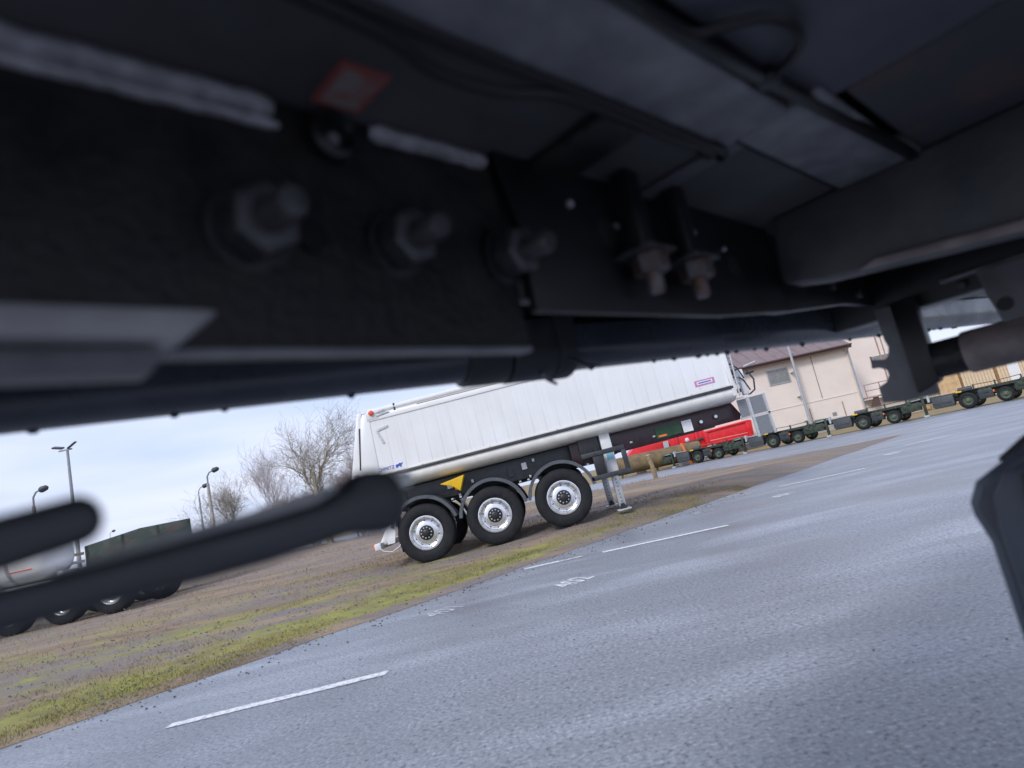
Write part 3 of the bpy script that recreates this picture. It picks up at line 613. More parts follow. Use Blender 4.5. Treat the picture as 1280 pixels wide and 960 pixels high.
# row of olive chassis along the far side of the road: local x runs along -v so the row reads across the view
def make_chassis(name, label):
    t = thing(name, label, 'trailer chassis', group='olive trailer chassis parked in a row')
    for y in (0.35, 1.65):
        MB().box(-2.7, 2.4, y, y + 0.12, 0.64, 0.92).build('frame_rail', M['olive'], t, bevel=0.012)
    for x in (-2.6, -1.5, -0.45, 0.75, 1.7, 2.28):
        MB().box(x, x + 0.1, 0.1, 2.1, 0.74, 0.88).build('cross_member', M['olive'], t)
    for x in (-2.65, 2.25):
        MB().box(x, x + 0.18, -0.02, 0.16, 0.78, 0.97).build('corner_lock', M['olive'], t, bevel=0.01)
    for ax, r in ((0.0, 0.41), (1.55, 0.36)):
        MB().lathe([(0.06, 0.1), (0.06, 2.0)], (ax, 0, r), n=10).build('axle', M['olive'], t)
        make_wheel(t, r=r, w=0.30, loc=(ax, -0.02, r), rim='olive_rim', rimr=0.23, hub='olive_rim', detail=False)
        w2 = make_wheel(t, r=r, w=0.30, loc=(ax, 2.22, r), rim='olive_rim', rimr=0.23, hub='olive_rim', detail=False); w2.rotation_euler = (0, 0, math.pi)
        MB().box(ax - 0.5, ax + 0.5, -0.03, 0.33, 2 * r + 0.07, 2 * r + 0.10).build('mudguard', M['olive'], t, bevel=0.01)
    bx = MB().prism([(-1.45, 0.30), (-0.62, 0.30), (-0.55, 0.42), (-0.55, 0.86), (-1.52, 0.86), (-1.52, 0.42)], -0.04, 0.34).build('tool_box', M['boxgrey'], t, bevel=0.02)
    MB().box(-1.40, -0.66, -0.055, -0.041, 0.50, 0.56).build('box_strap', M['chassis'], bx)
    lg = MB().box(-1.98, -1.86, 0.0, 0.14, 0.10, 1.05).build('support_leg', M['olive'], t, bevel=0.01)
    MB().box(-2.04, -1.80, -0.05, 0.2, 0.0, 0.10).build('foot', M['galv'], lg)
    MB().box(-1.70, -1.60, -0.02, 0.16, 0.72, 1.10).build('stake', M['galv'], t)
    MB().prism([(-2.7, 0.72), (-2.7, 0.9), (-3.3, 0.66), (-3.3, 0.55)], 0.9, 1.15).build('drawbar', M['olive'], t, bevel=0.01)
    MB().box(-0.40, -0.14, -0.045, -0.025, 0.88, 0.95).build('yellow_marker', M['yellow'], t)
    MB().box(1.11, 1.17, -0.045, 0.1, 0.58, 0.68).build('orange_lamp', M['orange'], t)
    for x in (-2.2, 0.7, 2.1):
        MB().box(x, x + 0.22, -0.02, 0.3, 0.60, 0.80).build('side_fitting', M['olive'], t, bevel=0.015)
    MB().tube([(-2.5, 0.1, 0.95), (-1.6, 0.06, 0.99), (-0.8, 0.1, 0.95)], 0.02, 6).build('air_line', M['galv'], t)
    for x in (-0.35, 2.0):
        MB().lathe([(0.02, x), (0.12, x + 0.03), (0.13, x + 0.10), (0.13, x + 0.55), (0.12, x + 0.62), (0.02, x + 0.65)], (0, 0.22, 0.55 if x > 0 else 0.98), axis='x', n=14).build('air_tank', M['olive'] if x > 0 else M['boxgrey'], t, smooth=True)
    MB().prism([(-2.65, 0.93), (-1.75, 0.93), (-1.80, 1.06), (-2.50, 1.10)], 0.1, 0.5).build('folded_tarp', M['olive_rim'], t, bevel=0.03)
    for x in (0.35, 1.25, 2.3): MB().box(x, x + 0.06, 0.0, 0.08, 0.90, 1.14).build('stake', M['olive'], t)
    MB().tube([(0.35, 0.04, 1.12), (1.28, 0.04, 1.08), (2.33, 0.04, 1.12)], 0.02, 6).build('lashing_rope', M['olive_rim'], t)
    MB().box(0.48, 1.10, 0.02, 0.33, 0.34, 0.80).build('side_locker', M['chassis'], t, bevel=0.02)
    MB().box(1.98, 2.55, 0.02, 0.33, 0.40, 0.82).build('side_locker', M['olive'], t, bevel=0.02)
    MB().box(-2.75, -2.08, 0.02, 0.33, 0.42, 0.84).build('side_locker', M['olive'], t, bevel=0.02)
    MB().box(-0.9, 2.3, 1.0, 1.2, 0.45, 0.75).build('drive_casing', M['chassis'], t, bevel=0.03)
    return t
# (u, v) of the rear wheel; local +x = -v direction, local +y = +u
row = [(38.5, 7.35, 'olive trailer chassis in front of the stacked timber crates'),
       (38.5, 12.35, 'olive trailer chassis below the outside staircase of the pink building'),
       (38.5, 17.6, 'olive trailer chassis below the downpipe of the pink building'),
       (38.5, 22.9, 'olive trailer chassis beside the end of the red tipper body'),
       (38.5, 2.1, 'olive trailer chassis at the open end of the row beyond the crates')]
proto = None
for i, (u, v, lab) in enumerate(row):
    if proto is None: proto = o = make_chassis('trailer_chassis', lab)
    else: o = copy_tree(proto); o['label'] = lab
    x, y = xy(u, v); o.location = (x, y, 0); o.rotation_euler = (0, 0, R(-45 + (0, 1.2, -1, 0.6, 0)[i]))

# ------------------------------------------------------------------ pink building
BD = thing('pink_building', 'pink rendered hall with maroon roof and outside staircase', 'building', (0, 0, 0))
BY = 52.0
MB().box(15.0, 27.25, BY, BY + 10, 0, 6.3).build('wall', M['render'], BD)
MB().box(27.25, 33.5, BY + 3.0, BY + 10, 0, 7.6).build('stair_wing_wall', M['render'], BD)
MB().box(27.25, 33.5, BY + 0.2, BY + 3.0, 0, 1.75).build('landing_plinth', M['render'], BD)
MB().box(14.98, 27.22, BY - 0.04, BY, 2.55, 2.61).build('plaster_band', M['render'], BD)
MB().box(27.02, 27.28, BY - 0.10, BY + 0.2, 0, 6.3).build('corner_pilaster', M['render'], BD)
b = MB(); b.prism([(BY - 0.55, 6.32), (BY - 0.55, 6.46), (BY + 5, 9.6), (BY + 10.5, 6.46), (BY + 10.5, 6.32)], 14.7, 27.35, 'x'); b.build('roof', M['roof'], BD)
for i in range(14):
    x = 14.9 + i * 0.93
    b = MB(); b.prism([(BY - 0.50, 6.47), (BY - 0.50, 6.51), (BY + 5, 9.66), (BY + 5, 9.6)], x, x + 0.05, 'x'); b.build('roof_seam', M['roof'], BD)
MB().box(14.7, 27.36, BY - 0.62, BY - 0.55, 6.16, 6.48).build('fascia', M['fascia'], BD)
MB().tube([(14.7, BY - 0.70, 6.42), (27.36, BY - 0.70, 6.42)], 0.08, 10).build('gutter', M['fascia'], BD, smooth=True)
MB().tube([(22.38, BY - 0.74, 7.4), (22.38, BY - 0.74, 0.0)], 0.11, 12).build('downpipe', M['pipe'], BD, smooth=True)
MB().tube([(27.10, BY - 0.6, 6.35), (27.16, BY - 0.2, 6.0), (27.18, BY - 0.18, 0.0)], 0.07, 10).build('downpipe', M['pipe'], BD, smooth=True)
wd = MB().box(20.45, 22.05, BY - 0.05, BY, 4.62, 5.72).build('window', M['glass'], BD)
for a in ((20.38, 20.45, 4.55, 5.79), (22.05, 22.12, 4.55, 5.79), (20.45, 22.05, 4.55, 4.62), (20.45, 22.05, 5.72, 5.79)):
    MB().box(a[0], a[1], BY - 0.08, BY, a[2], a[3]).build('frame', M['pipe'], wd)
for i in range(7):
    MB().box(20.46, 22.04, BY - 0.062, BY - 0.051, 4.68 + i * 0.15, 4.69 + i * 0.15).build('louvre', M['pipe'], wd)
for x in (22.9, 25.6): MB().box(x, x + 0.06, BY - 0.05, BY, 0.0, 2.1).build('conduit', M['rail'], BD)
for x in (17.2, 19.4, 24.6):
    vg = MB().box(x, x + 0.35, BY - 0.03, BY, 1.1, 1.4).build('vent_grille', M['pipe'], BD)
    for q in range(3): MB().box(x + 0.03, x + 0.32, BY - 0.04, BY - 0.031, 1.15 + q * 0.08, 1.18 + q * 0.08).build('slat', M['fascia'], vg)
for z in (1.2, 3.2, 5.2): MB().box(22.25, 22.51, BY - 0.63, BY, z, z + 0.05).build('pipe_clip', M['pipe'], BD)
MB().box(15.0, 27.0, BY - 0.03, BY, 0.0, 0.45).build('plinth', M['conc'], BD)
MB().tube([(24.2, BY - 0.02, 6.2), (24.2, BY - 0.02, 2.7)], 0.02, 6).build('cable_run', M['fascia'], BD)
# stairs and landing beside the wall
dr = MB().box(28.0, 29.0, BY + 2.92, BY + 3.0, 1.75, 5.3).build('door', M['white'], BD)
MB().box(27.95, 28.0, BY + 2.9, BY + 3.0, 1.75, 5.35).build('door_frame', M['pipe'], dr)
MB().box(27.25, 31.0, BY - 0.6, BY + 0.2, 1.85, 1.97).build('landing', M['rail'], BD)
for z in (2.45, 2.95):
    MB().tube([(27.4, BY - 0.55, z), (31.0, BY - 0.55, z)], 0.035, 6).build('handrail', M['rail'], BD)
for x in (27.4, 28.6, 29.8, 31.0):
    MB().tube([(x, BY - 0.55, 1.9), (x, BY - 0.55, 3.0)], 0.04, 6).build('rail_post', M['rail'], BD)
for i in range(9):
    MB().box(31.0 + i * 0.26, 31.3 + i * 0.26, BY - 0.6, BY + 0.2, 1.75 - i * 0.2, 1.82 - i * 0.2).build('step', M['rail'], BD)
MB().tube([(29.6, BY - 0.2, 1.97), (29.6, BY - 0.2, 7.3)], 0.06, 8).build('vent_pipe', M['rail'], BD)
MB().tube([(30.0, BY - 0.2, 1.97), (30.0, BY - 0.2, 7.3)], 0.05, 8).build('vent_pipe', M['rail'], BD)
w3 = MB().box(30.6, 32.2, BY + 2.95, BY + 3.0, 4.4, 5.3).build('window', M['glass'], BD)
MB().box(30.5, 30.6, BY + 2.93, BY + 3.0, 4.35, 5.35).build('frame', M['fascia'], w3)
MB().prism([(27.5, 1.1), (28.3, 1.1), (28.3, 1.85), (27.9, 1.85)], BY - 0.5, BY - 0.42).build('landing_brace', M['fascia'], BD)

# stacked timber crates behind the row
def crate_stack(x, y, w, h, z0, label, plank=0.22, m='timber2', wrap=False):
    t = thing('timber_crate', label, 'crate', (x, y, 0), R(-6), group='stacked timber crates')
    MB().box(0.03, w - 0.03, 0.03, 1.2, 0.1, h - 0.04).build('core', M['timber'], t)
    n = int(w / plank); pr = None
    for i in range(n):
        xa = i * w / n
        if pr is None:
            pr = o = MB().box(0, w / n - 0.035, -0.02, 0.028, 0.05, h - 0.05).build('plank', M[m], t, bevel=0.006, seg=1)
        else:
            o = pr.copy(); C.objects.link(o); o.parent = t
        o.location = (xa, 0.0, random.uniform(-0.02, 0.02))
    MB().box(-0.02, w + 0.02, -0.03, 1.23, h - 0.04, h + 0.03).build('lid', M['timber2'], t, bevel=0.008)
    MB().box(0, w, -0.05, 1.22, 0.0, 0.10).build('skid', M['oldwood'], t)
    if wrap:
        MB().box(w * 0.35, w * 0.75, -0.045, -0.022, h * 0.2, h * 0.9).build('foil_wrap', M['white'], t)
    return t
crate_stack(30.2, 48.6, 0.85, 2.45, 0, 'grey-banded timber crate at the near corner of the stack', m='oldwood')
crate_stack(31.15, 48.5, 1.6, 2.5, 0, 'plain orange-brown timber crate beside the grey-banded one', plank=1.5, m='timber')
crate_stack(32.9, 48.3, 2.3, 2.55, 0, 'pale planked timber crate with evenly spaced vertical boards')
crate_stack(35.4, 48.0, 2.0, 2.5, 0, 'timber crate with a white foil wrapping on its boards', wrap=True)
crate_stack(37.6, 47.8, 3.2, 3.2, 0, 'tallest pale timber crate behind the end of the chassis row')

# ------------------------------------------------------------------ left: tanker trailer and camouflaged box body
TZ = gz(-12, 16.2)
TK = thing('tanker_trailer', 'white tank trailer with red stripe on the verge', 'trailer', (-12.0, 16.0, TZ))
pr = []
for a in range(0, 91, 15): pr.append((0.62 * math.sin(R(a)) + 0.002, 0.12 - 0.32 * (1 - math.cos(R(90 - a))) ))
prof = [(0.01, -0.62), (0.36, -0.66), (0.54, -0.75), (0.64, -0.88), (0.68, -1.05), (0.68, -8.0), (0.5, -8.2), (0.01, -8.25)]
MB().lathe(prof, (0.0, 1.15, 1.80), axis='x', n=36).build('tank', M['white'], TK, smooth=True)
for x in (-1.75, -3.6, -5.8):
    MB().lathe([(0.675, x), (0.695, x + 0.01), (0.695, x + 0.10), (0.675, x + 0.11)], (0, 1.15, 1.80), axis='x', n=36, closed=True).build('tank_band', M['galv'], TK, smooth=True)
MB().tube([(-1.06, 0.535, 1.52), (-1.72, 0.535, 1.52)], 0.016, 6).build('red_stripe', M['redlens'], TK)
MB().box(-8.0, 0.3, 0.7, 0.82, 0.92, 1.14).build('chassis_rail', M['white_metal'], TK, bevel=0.01)
MB().box(-8.0, 0.3, 1.5, 1.62, 0.92, 1.14).build('chassis_rail', M['white_metal'], TK, bevel=0.01)
for x in (-0.4, -2.2, -4.2): MB().box(x, x + 0.14, 0.5, 1.8, 1.05, 1.3).build('saddle', M['galv'], TK, bevel=0.01)
for x in (-0.02, 1.22, -1.35):
    make_wheel(TK, loc=(x, 0.0, 0.536), detail=(x > -0.5 and x < 1.0)).location = (x, 0.0, 0.536)
    make_wheel(TK, loc=(x, 2.4, 0.536), detail=False).rotation_euler = (0, 0, math.pi)
    MB().lathe([(0.06, 0.2), (0.06, 2.2)], (x, 0, 0.536), n=10).build('axle', M['chassis'], TK)
MB().box(-6.2, -1.95, 0.02, 0.10, 0.22, 0.95).build('side_skirt', M['skirt'], TK, bevel=0.02)
for x in (-2.05, -3.3): MB().box(x, x + 0.06, -0.01, 0.018, 0.24, 0.60).build('white_edge_strip', M['white'], TK)
MB().prism([(-2.95, 0.40), (-2.55, 0.44), (-2.50, 0.56), (-2.9, 0.54)], -0.02, 0.018).build('white_lamp', M['white'], TK)
MB().box(-0.3, 1.6, 0.3, 2.1, 0.86, 0.92).build('rear_deck', M['chassis'], TK)
CZ = gz(-12.0, 19.5)
CB = thing('camouflage_trailer', 'trailer with camouflaged tarpaulin cover beside the end of the tank trailer', 'trailer', (-13.06, 18.53, CZ), R(32))
b = MB(); b.prism([(0, 0.85), (2.78, 0.85), (2.78, 2.13), (1.42, 2.12), (0, 1.90)], 0, 2.3); b.build('tarpaulin_cover', M['camo'], CB, bevel=0.02)
for x, z, w in ((1.95, 1.88, 0.55), (0.95, 1.80, 0.2), (0.45, 1.62, 0.3)):
    MB().prism([(x, z), (x + w * 0.5, z + 0.12), (x + w, z + 0.10), (x + w * 0.8, z - 0.05)], -0.004, 0.01).build('brown_patch', M['camo_red'], CB)
for x in (0.02, 0.92, 1.85, 2.70): MB().box(x, x + 0.05, -0.012, 0.0, 0.86, 1.9 + min(x, 1.4) * 0.15).build('bow_strap', M['olive'], CB)
MB().box(-0.1, 2.8, 0.4, 1.9, 0.62, 0.83).build('frame', M['olive'], CB)
for x in (1.38, 0.25):
    make_wheel(CB, loc=(x, 0.0, 0.5), r=0.5, detail=False, rim='galv')
    make_wheel(CB, loc=(x, 2.3, 0.5), r=0.5, detail=False, rim='galv').rotation_euler = (0, 0, math.pi)
    MB().lathe([(0.06, 0.2), (0.06, 2.1)], (x, 0, 0.5), n=10).build('axle', M['chassis'], CB)
for i in range(4):
    MB().box(-0.55, -0.03, 0.15, 0.25, 1.02 + i * 0.22, 1.10 + i * 0.22).build('rack_bar', M['oldwood'] if i % 2 else M['galv'], CB)
MB().box(-0.58, -0.52, 0.12, 0.28, 0.7, 1.85).build('rack_post', M['galv'], CB)
MB().box(-0.6, -0.1, 0.1, 0.3, 0.66, 0.80).build('rack_foot', M['olive'], CB)

# ------------------------------------------------------------------ lamp posts
def lamp(x, y, top, kind, label, r=0.08):
    t = thing('street_lamp', label, 'lamp post', (x, y, -0.012), group='lamp posts beyond the yard')
    if kind == 'double':
        MB().tube([(0, 0, 0), (0, 0, top)], [r * 1.3, r * 0.7], 10).build('pole', M['steelpole'], t, smooth=True)
        MB().box(-0.55, 0.30, -0.05, 0.05, top - 0.05, top + 0.03).build('cross_arm', M['steelpole'], t)
        for sx, tl in ((-0.78, 0.25), (0.12, -0.6)):
            MB().box(-0.30, 0.30, -0.2, 0.2, -0.05, 0.06).build('floodlight', M['lamphead'], t, (sx + 0.2, 0, top + 0.22), (0.3, tl, 0.2), bevel=0.03)
    else:
        MB().tube([(0, 0, 0), (0, 0, top - 0.9)], [r * 1.6, r], 10).build('pole', M['conc'] if kind == 'concrete' else M['steelpole'], t, smooth=True)
        MB().tube([(0, 0, top - 1.0), (0.02, 0, top - 0.35), (0.22, 0, top - 0.05), (0.55, 0, top + 0.06)], r * 0.6, 8).build('bracket', M['steelpole'], t, smooth=True)
        MB().lathe([(0.02, -0.16), (0.16, -0.12), (0.21, 0.0), (0.17, 0.30), (0.05, 0.42)], (0, 0, 0), axis='x', n=12).build('lamp_head', M['lamphead'], t, (0.62, 0, top + 0.04), (0, -0.2, 0), smooth=True)
    return t
lamp(-28.6, 40, 9.5, 'double', 'tall mast with two floodlights on a cross arm', 0.11)
lamp(-31.1, 40, 7.3, 'concrete', 'concrete lamp post with bent bracket rising behind the tank trailer', 0.10)
lamp(-25.0, 50, 7.4, 'concrete', 'taller lamp post with curved bracket beside the bare trees', 0.11)
lamp(-31.0, 60, 7.4, 'steel', 'thin steel lamp post next to the taller bracket lamp', 0.08)
lamp(-72.9, 110, 8.5, 'steel', 'small distant lamp post above the camouflaged cover', 0.07)

# ------------------------------------------------------------------ bare trees
def branch_tree(name, label, loc, height, spread, seed, m, trunk_r, levels=5, first=0.25, split=(3, 4), group='bare winter trees', up=0.35, cat='tree', stems=1, twigm=None):
    rnd = random.Random(seed)
    t = thing(name, label, cat, loc, 0, group)
    trunk = MB(); crown = MB()
    def grow(p, d, L, r, lev):
        n = 4 if lev < 2 else 3
        pts = [p]; rs = [r]; dd = d.copy()
        for i in range(n):
            j = Vector((rnd.gauss(0, 1), rnd.gauss(0, 1), rnd.gauss(0, 0.6))) * (0.10 + 0.05 * lev)
            dd = (dd + j + Vector((0, 0, up * 0.12))).normalized()
            pts.append(pts[-1] + dd * L / n); rs.append(r * (1 - 0.55 * (i + 1) / n))
        (trunk if lev == 0 else crown).tube(pts, [max(q, 0.006) for q in rs], 7 if lev < 1 else (5 if lev < 3 else 3), cap=False)
        if lev >= levels: return
        k = rnd.randint(*split) + (2 if lev in (1, 2) else 0)
        for q in range(k):
            f = first + (1 - first) * (q + rnd.random()) / k if lev == 0 else 0.2 + 0.8 * (q + rnd.random()) / k
            i = min(int(f * n), n - 1); a = f * n - i
            bp = pts[i].lerp(pts[i + 1], a); br = rs[i] * (1 - a) + rs[i + 1] * a
            az = rnd.uniform(0, 2 * math.pi); tilt = rnd.uniform(0.45, 0.95) * spread
            side = dd.orthogonal().normalized(); side.rotate(Matrix.Rotation(az, 3, dd))
            nd = (dd * math.cos(tilt) + side * math.sin(tilt) + Vector((0, 0, up * 0.5))).normalized()
            grow(bp, nd, L * rnd.uniform(0.55, 0.82) * (1.1 - 0.35 * (f if lev == 0 else 0)), br * rnd.uniform(0.5, 0.7), lev + 1)
    for s in range(stems):
        a = rnd.uniform(0, 6.28); off = Vector((math.cos(a), math.sin(a), 0)) * (0.0 if stems == 1 else rnd.uniform(0, 0.5) * height * 0.25)
        d = (Vector((0, 0, 1)) + (off * 0.12 if stems > 1 else Vector((rnd.gauss(0, 0.03), rnd.gauss(0, 0.03), 0)))).normalized()
        grow(off, d, height * 0.42 * (1 if stems == 1 else rnd.uniform(0.6, 1.1)), trunk_r * (1 if stems == 1 else 0.4), 0 if True else 1)
    trunk.build('trunk', M[m], t, smooth=True); crown.build('crown', M[twigm or m], t)
    return t
branch_tree('bare_tree', 'large bare spreading tree rising behind the tail of the white trailer', (-14.6, 45, 0), 12.6, 1.0, 3, 'bark', 0.27, 5, 0.30, (3, 5))
branch_tree('bare_tree', 'low round bare tree beside the bracket lamp post', (-25.6, 56, 0), 8.6, 1.1, 11, 'bark', 0.22, 5, 0.2, (3, 5), twigm='bark')
branch_tree('birch_tree', 'slender pinkish birch between the two darker bare trees', (-21.2, 51, 0), 9.4, 0.6, 23, 'birch', 0.10, 4, 0.25, (4, 5), up=0.6)
bs = [(-19.2, 49, 5.6, 31), (-17.6, 51, 5.2, 37), (-16.4, 48, 5.8, 41), (-12.6, 47, 7.6, 43), (-11.4, 45, 7.0, 47), (-22.4, 54, 5.0, 53), (-10.6, 50, 7.6, 59), (-13.6, 50, 6.8, 61)]
for i, (x, y, h, sd_) in enumerate(bs):
    branch_tree('bare_shrub', 'reddish leafless shrub in the thicket between birch and large bare tree' if x < -16 else 'reddish leafless shrub between the large bare tree and the white trailer', (x, y, 0), h, 0.75, sd_, 'twig', 0.10, 3, 0.1, (5, 7), group='leafless shrubs in the thicket', up=0.6, cat='shrub', stems=6)

# ------------------------------------------------------------------ verge growth and loose stones
def blades(name, n, region, hmin, hmax, m, label, seed, clump=None):
    rnd = random.Random(seed); b = MB()
    cl = None
    for i in range(n):
        u, v = region(rnd)
        x, y = xy(u, v); z = gz(x, y); h = rnd.uniform(hmin, hmax); a = rnd.uniform(0, 6.28); w = 0.0022 + 0.002 * rnd.random()
        lx_, ly_ = rnd.gauss(0, 0.5) * h, rnd.gauss(0, 0.5) * h
        dx, dy = w * math.cos(a), w * math.sin(a)
        b.add([(x - dx, y - dy, z - 0.01), (x + dx, y + dy, z - 0.01), (x + lx_ * 0.4 + dx * 0.6, y + ly_ * 0.4 + dy * 0.6, z + h * 0.6), (x + lx_, y + ly_, z + h)], [(0, 1, 2), (0, 2, 3)])
    o = b.build(name, m); return tag(o, label, 'grass', kind='stuff')
def reg_edge(r):
    while True:
        u = r.uniform(0, 13); d = abs(r.gauss(0.35, 0.45))
        v = 6.62 + d
        if noise.noise((u * 0.6, v * 1.4, 2)) + 0.35 * r.random() > 0.05: return u, v
def reg_in(r):
    while True:
        u = r.uniform(-2, 14); v = r.uniform(7.6, 14)
        if noise.noise((u * 0.35, v * 1.1, 7)) > 0.12 - 0.1 * r.random(): return u, v
def reg_far(r):
    return r.uniform(-2, 22), r.uniform(12, 26)
blades('moss_grass', 16000, reg_edge, 0.008, 0.028, M['blade'], 'short mossy grass along the broken asphalt edge', 5)
blades('straw_grass', 11000, reg_in, 0.012, 0.05, M['straw'], 'thin straw-coloured dead grass tufts across the muddy verge', 6)
blades('dry_grass', 10000, reg_far, 0.02, 0.085, M['straw'], 'dry reddish grass on the far part of the verge', 8)
rnd = random.Random(12); b = MB()
def pebble(b, x, y, z, r, rnd):
    vs = []; o = [(1, 0, 0), (-1, 0, 0), (0, 1, 0), (0, -1, 0), (0, 0, 1), (0, 0, -0.6)]
    for q in o: vs.append((x + q[0] * r * rnd.uniform(.7, 1.2), y + q[1] * r * rnd.uniform(.7, 1.2), z + q[2] * r * rnd.uniform(.5, .9)))
    b.add(vs, [(0, 2, 4), (2, 1, 4), (1, 3, 4), (3, 0, 4), (2, 0, 5), (1, 2, 5), (3, 1, 5), (0, 3, 5)])
for i in range(2600):
    u = rnd.uniform(-1, 12); v = rnd.uniform(6.7, 13); x, y = xy(u, v); pebble(b, x, y, gz(x, y), rnd.uniform(0.006, 0.022), rnd)
for i in range(260):
    u = rnd.uniform(0, 12); v = 6.6 - abs(rnd.gauss(0, 0.35)); x, y = xy(u, v); pebble(b, x, y, 0.003, rnd.uniform(0.006, 0.018), rnd)
for i in range(70):
    u = rnd.uniform(1.5, 6); v = rnd.uniform(0.2, 6); x, y = xy(u, v); pebble(b, x, y, 0.002, rnd.uniform(0.003, 0.008), rnd)
tag(b.build('loose_stones', M['stone']), 'loose dark pebbles scattered on the verge and asphalt', 'stones', kind='stuff')

# ------------------------------------------------------------------ the trailer overhead (camera looks out from below it)
# local x = along the trailer (u), local y = across it (v), z up
H = CAM_H
UT = thing('parked_trailer', 'dark underside of the parked trailer filling the top of the view', 'trailer', (0, 0, 0), R(45))
def bx(name, u0, u1, v0, v1, w0, w1, m, bevel=0.0, parent=None, seg=2):
    return MB().box(u0, u1, v0, v1, H + w0, H + w1).build(name, M[m], parent or UT, bevel=bevel, seg=seg)
# deck sheets with open joints between them
bx('deck_sheet', -2.2, 0.848, 0.352, 1.05, 0.402, 0.43, 'ug_deck_dark', 0.004)
bx('deck_sheet', 0.852, 3.4, 0.332, 0.70, 0.402, 0.43, 'ug_deck_dark', 0.004)
bx('deck_sheet', -2.2, 0.90, -0.95, 0.226, 0.402, 0.43, 'ug_deck', 0.004)
bx('deck_sheet', 0.905, 3.4, -0.95, 0.192, 0.402, 0.43, 'ug_rust', 0.004)
bx('deck_bar', -2.2, 0.842, 0.244, 0.346, 0.388, 0.412, 'ug_bar', 0.006)
bx('deck_bar', 0.850, 1.248, 0.206, 0.322, 0.392, 0.412, 'ug_bar', 0.006)
bx('deck_backing', -2.2, 3.4, -0.95, 1.05, 0.432, 0.46, 'ug_black2')
MB().prism([(-2.2, 0.2435), (0.60, 0.2435), (1.245, 0.2065), (1.245, 0.1930), (0.60, 0.2285), (-2.2, 0.2285)], H + 0.3855, H + 0.4005, 'z').build('joint_seal', M['ug_black2'], UT, bevel=0.002)
def cable(pts, r=0.007, m='ug_black2'):
    # smooth the polyline
    P = [Vector((p[0], p[1], H + p[2])) for p in pts]; out = []
    for i in range(len(P) - 1):
        p0, p1, p2, p3 = P[max(i - 1, 0)], P[i], P[i + 1], P[min(i + 2, len(P) - 1)]
        for k in range(6):
            t = k / 6
            out.append(0.5 * ((2 * p1) + (p2 - p0) * t + (2 * p0 - 5 * p1 + 4 * p2 - p3) * t * t + (3 * p1 - p0 - 3 * p2 + p3) * t ** 3))
    out.append(P[-1])
    return MB().tube(out, r, 8).build('cable', M[m], UT, smooth=True)
cable([(-1.5, 0.348, 0.384), (0.2, 0.347, 0.386), (0.40, 0.345, 0.384), (0.60, 0.340, 0.386), (0.82, 0.338, 0.384), (0.86, 0.352, 0.388), (0.87, 0.36, 0.396)], 0.006)
cable([(-0.2, 0.352, 0.382), (0.25, 0.356, 0.380), (0.36, 0.372, 0.374), (0.44, 0.368, 0.374), (0.52, 0.350, 0.380), (0.70, 0.345, 0.380), (0.82, 0.345, 0.384)], 0.006)
cable([(0.50, 0.234, 0.390), (0.575, 0.230, 0.390), (0.605, 0.205, 0.392), (0.635, 0.178, 0.392), (0.675, 0.168, 0.390), (0.712, 0.178, 0.389), (0.735, 0.205, 0.390), (0.745, 0.230, 0.392)], 0.0055)
bx('cable_clip', 0.728, 0.756, 0.214, 0.240, 0.384, 0.401, 'ug_black2', 0.004)
bx('cable_clip', 0.80, 0.835, 0.33, 0.36, 0.380, 0.401, 'ug_black2', 0.004)
bx('deck_bar', 0.848, 0.885, 0.326, 0.50, 0.394, 0.4015, 'ug_deck', 0.003)
bx('rib', 0.60, 0.68, 0.36, 0.50, 0.385, 0.401, 'ug_black', 0.006)
# warning sticker on the deck
stk = bx('warning_sticker', 0.303, 0.355, 0.424, 0.486, 0.3985, 0.4015, 'sticker_red')
bx('sticker_print', 0.309, 0.349, 0.431, 0.479, 0.3965, 0.3984, 'sticker_grey', parent=stk)
# main beam web with its silver weld seam, flange bar and bottom lip highlight
bx('beam_web', -2.2, 0.545, 0.500, 0.520, 0.150, 0.400, 'ug_black', 0.003)
bx('bottom_lip_highlight', 0.142, 0.535, 0.488, 0.499, 0.147, 0.1525, 'ug_bar', 0.002)  # pale strip paints the gleam along the web's lower edge
MB().prism([(-2.2, H + 0.1475), (0.150, H + 0.1495), (0.181, H + 0.174), (-2.2, H + 0.172)], 0.458, 0.4995).build('flange_bar', M['ug_flange'], UT, bevel=0.006)
MB().prism([(-2.2, H + 0.122), (0.132, H + 0.130), (0.140, H + 0.147), (-2.2, H + 0.145)], 0.466, 0.4995).build('flange_bar', M['ug_plate'], UT, bevel=0.004)
bx('flange_edge', -2.2, 0.02, 0.462, 0.480, 0.1165, 0.1215, 'ug_bar', 0.002)
def weld(u0, u1, v, w, r):
    n = int((u1 - u0) / 0.009); rn = random.Random(int(u0 * 1000))
    return MB().tube([(u0 + (u1 - u0) * i / n, v + rn.gauss(0, 0.0003), H + w + rn.gauss(0, 0.0004)) for i in range(n + 1)],
                     [r * (0.93 + 0.05 * math.sin(i * 1.3) + rn.gauss(0, 0.02)) * (0.6 if i in (0, n) else 1) for i in range(n + 1)], 8).build('weld_seam', M['ug_weld'], UT, smooth=True)
weld(-0.6, 0.268, 0.498, 0.388, 0.012); weld(-0.6, 0.272, 0.499, 0.372, 0.006)
weld(0.372, 0.535, 0.498, 0.390, 0.011)
# drain boss
bs_ = MB().lathe([(0.024, 0.5), (0.026, 0.484), (0.020, 0.480), (0.016, 0.49)], (0.322, 0, H + 0.368), n=18).build('drain_boss', M['ug_black2'], UT, smooth=True)
MB().lathe([(0.006, 0.488), (0.006, 0.478)], (0.316, 0, H + 0.358), n=10).build('boss_pin', M['ug_plate'], bs_)
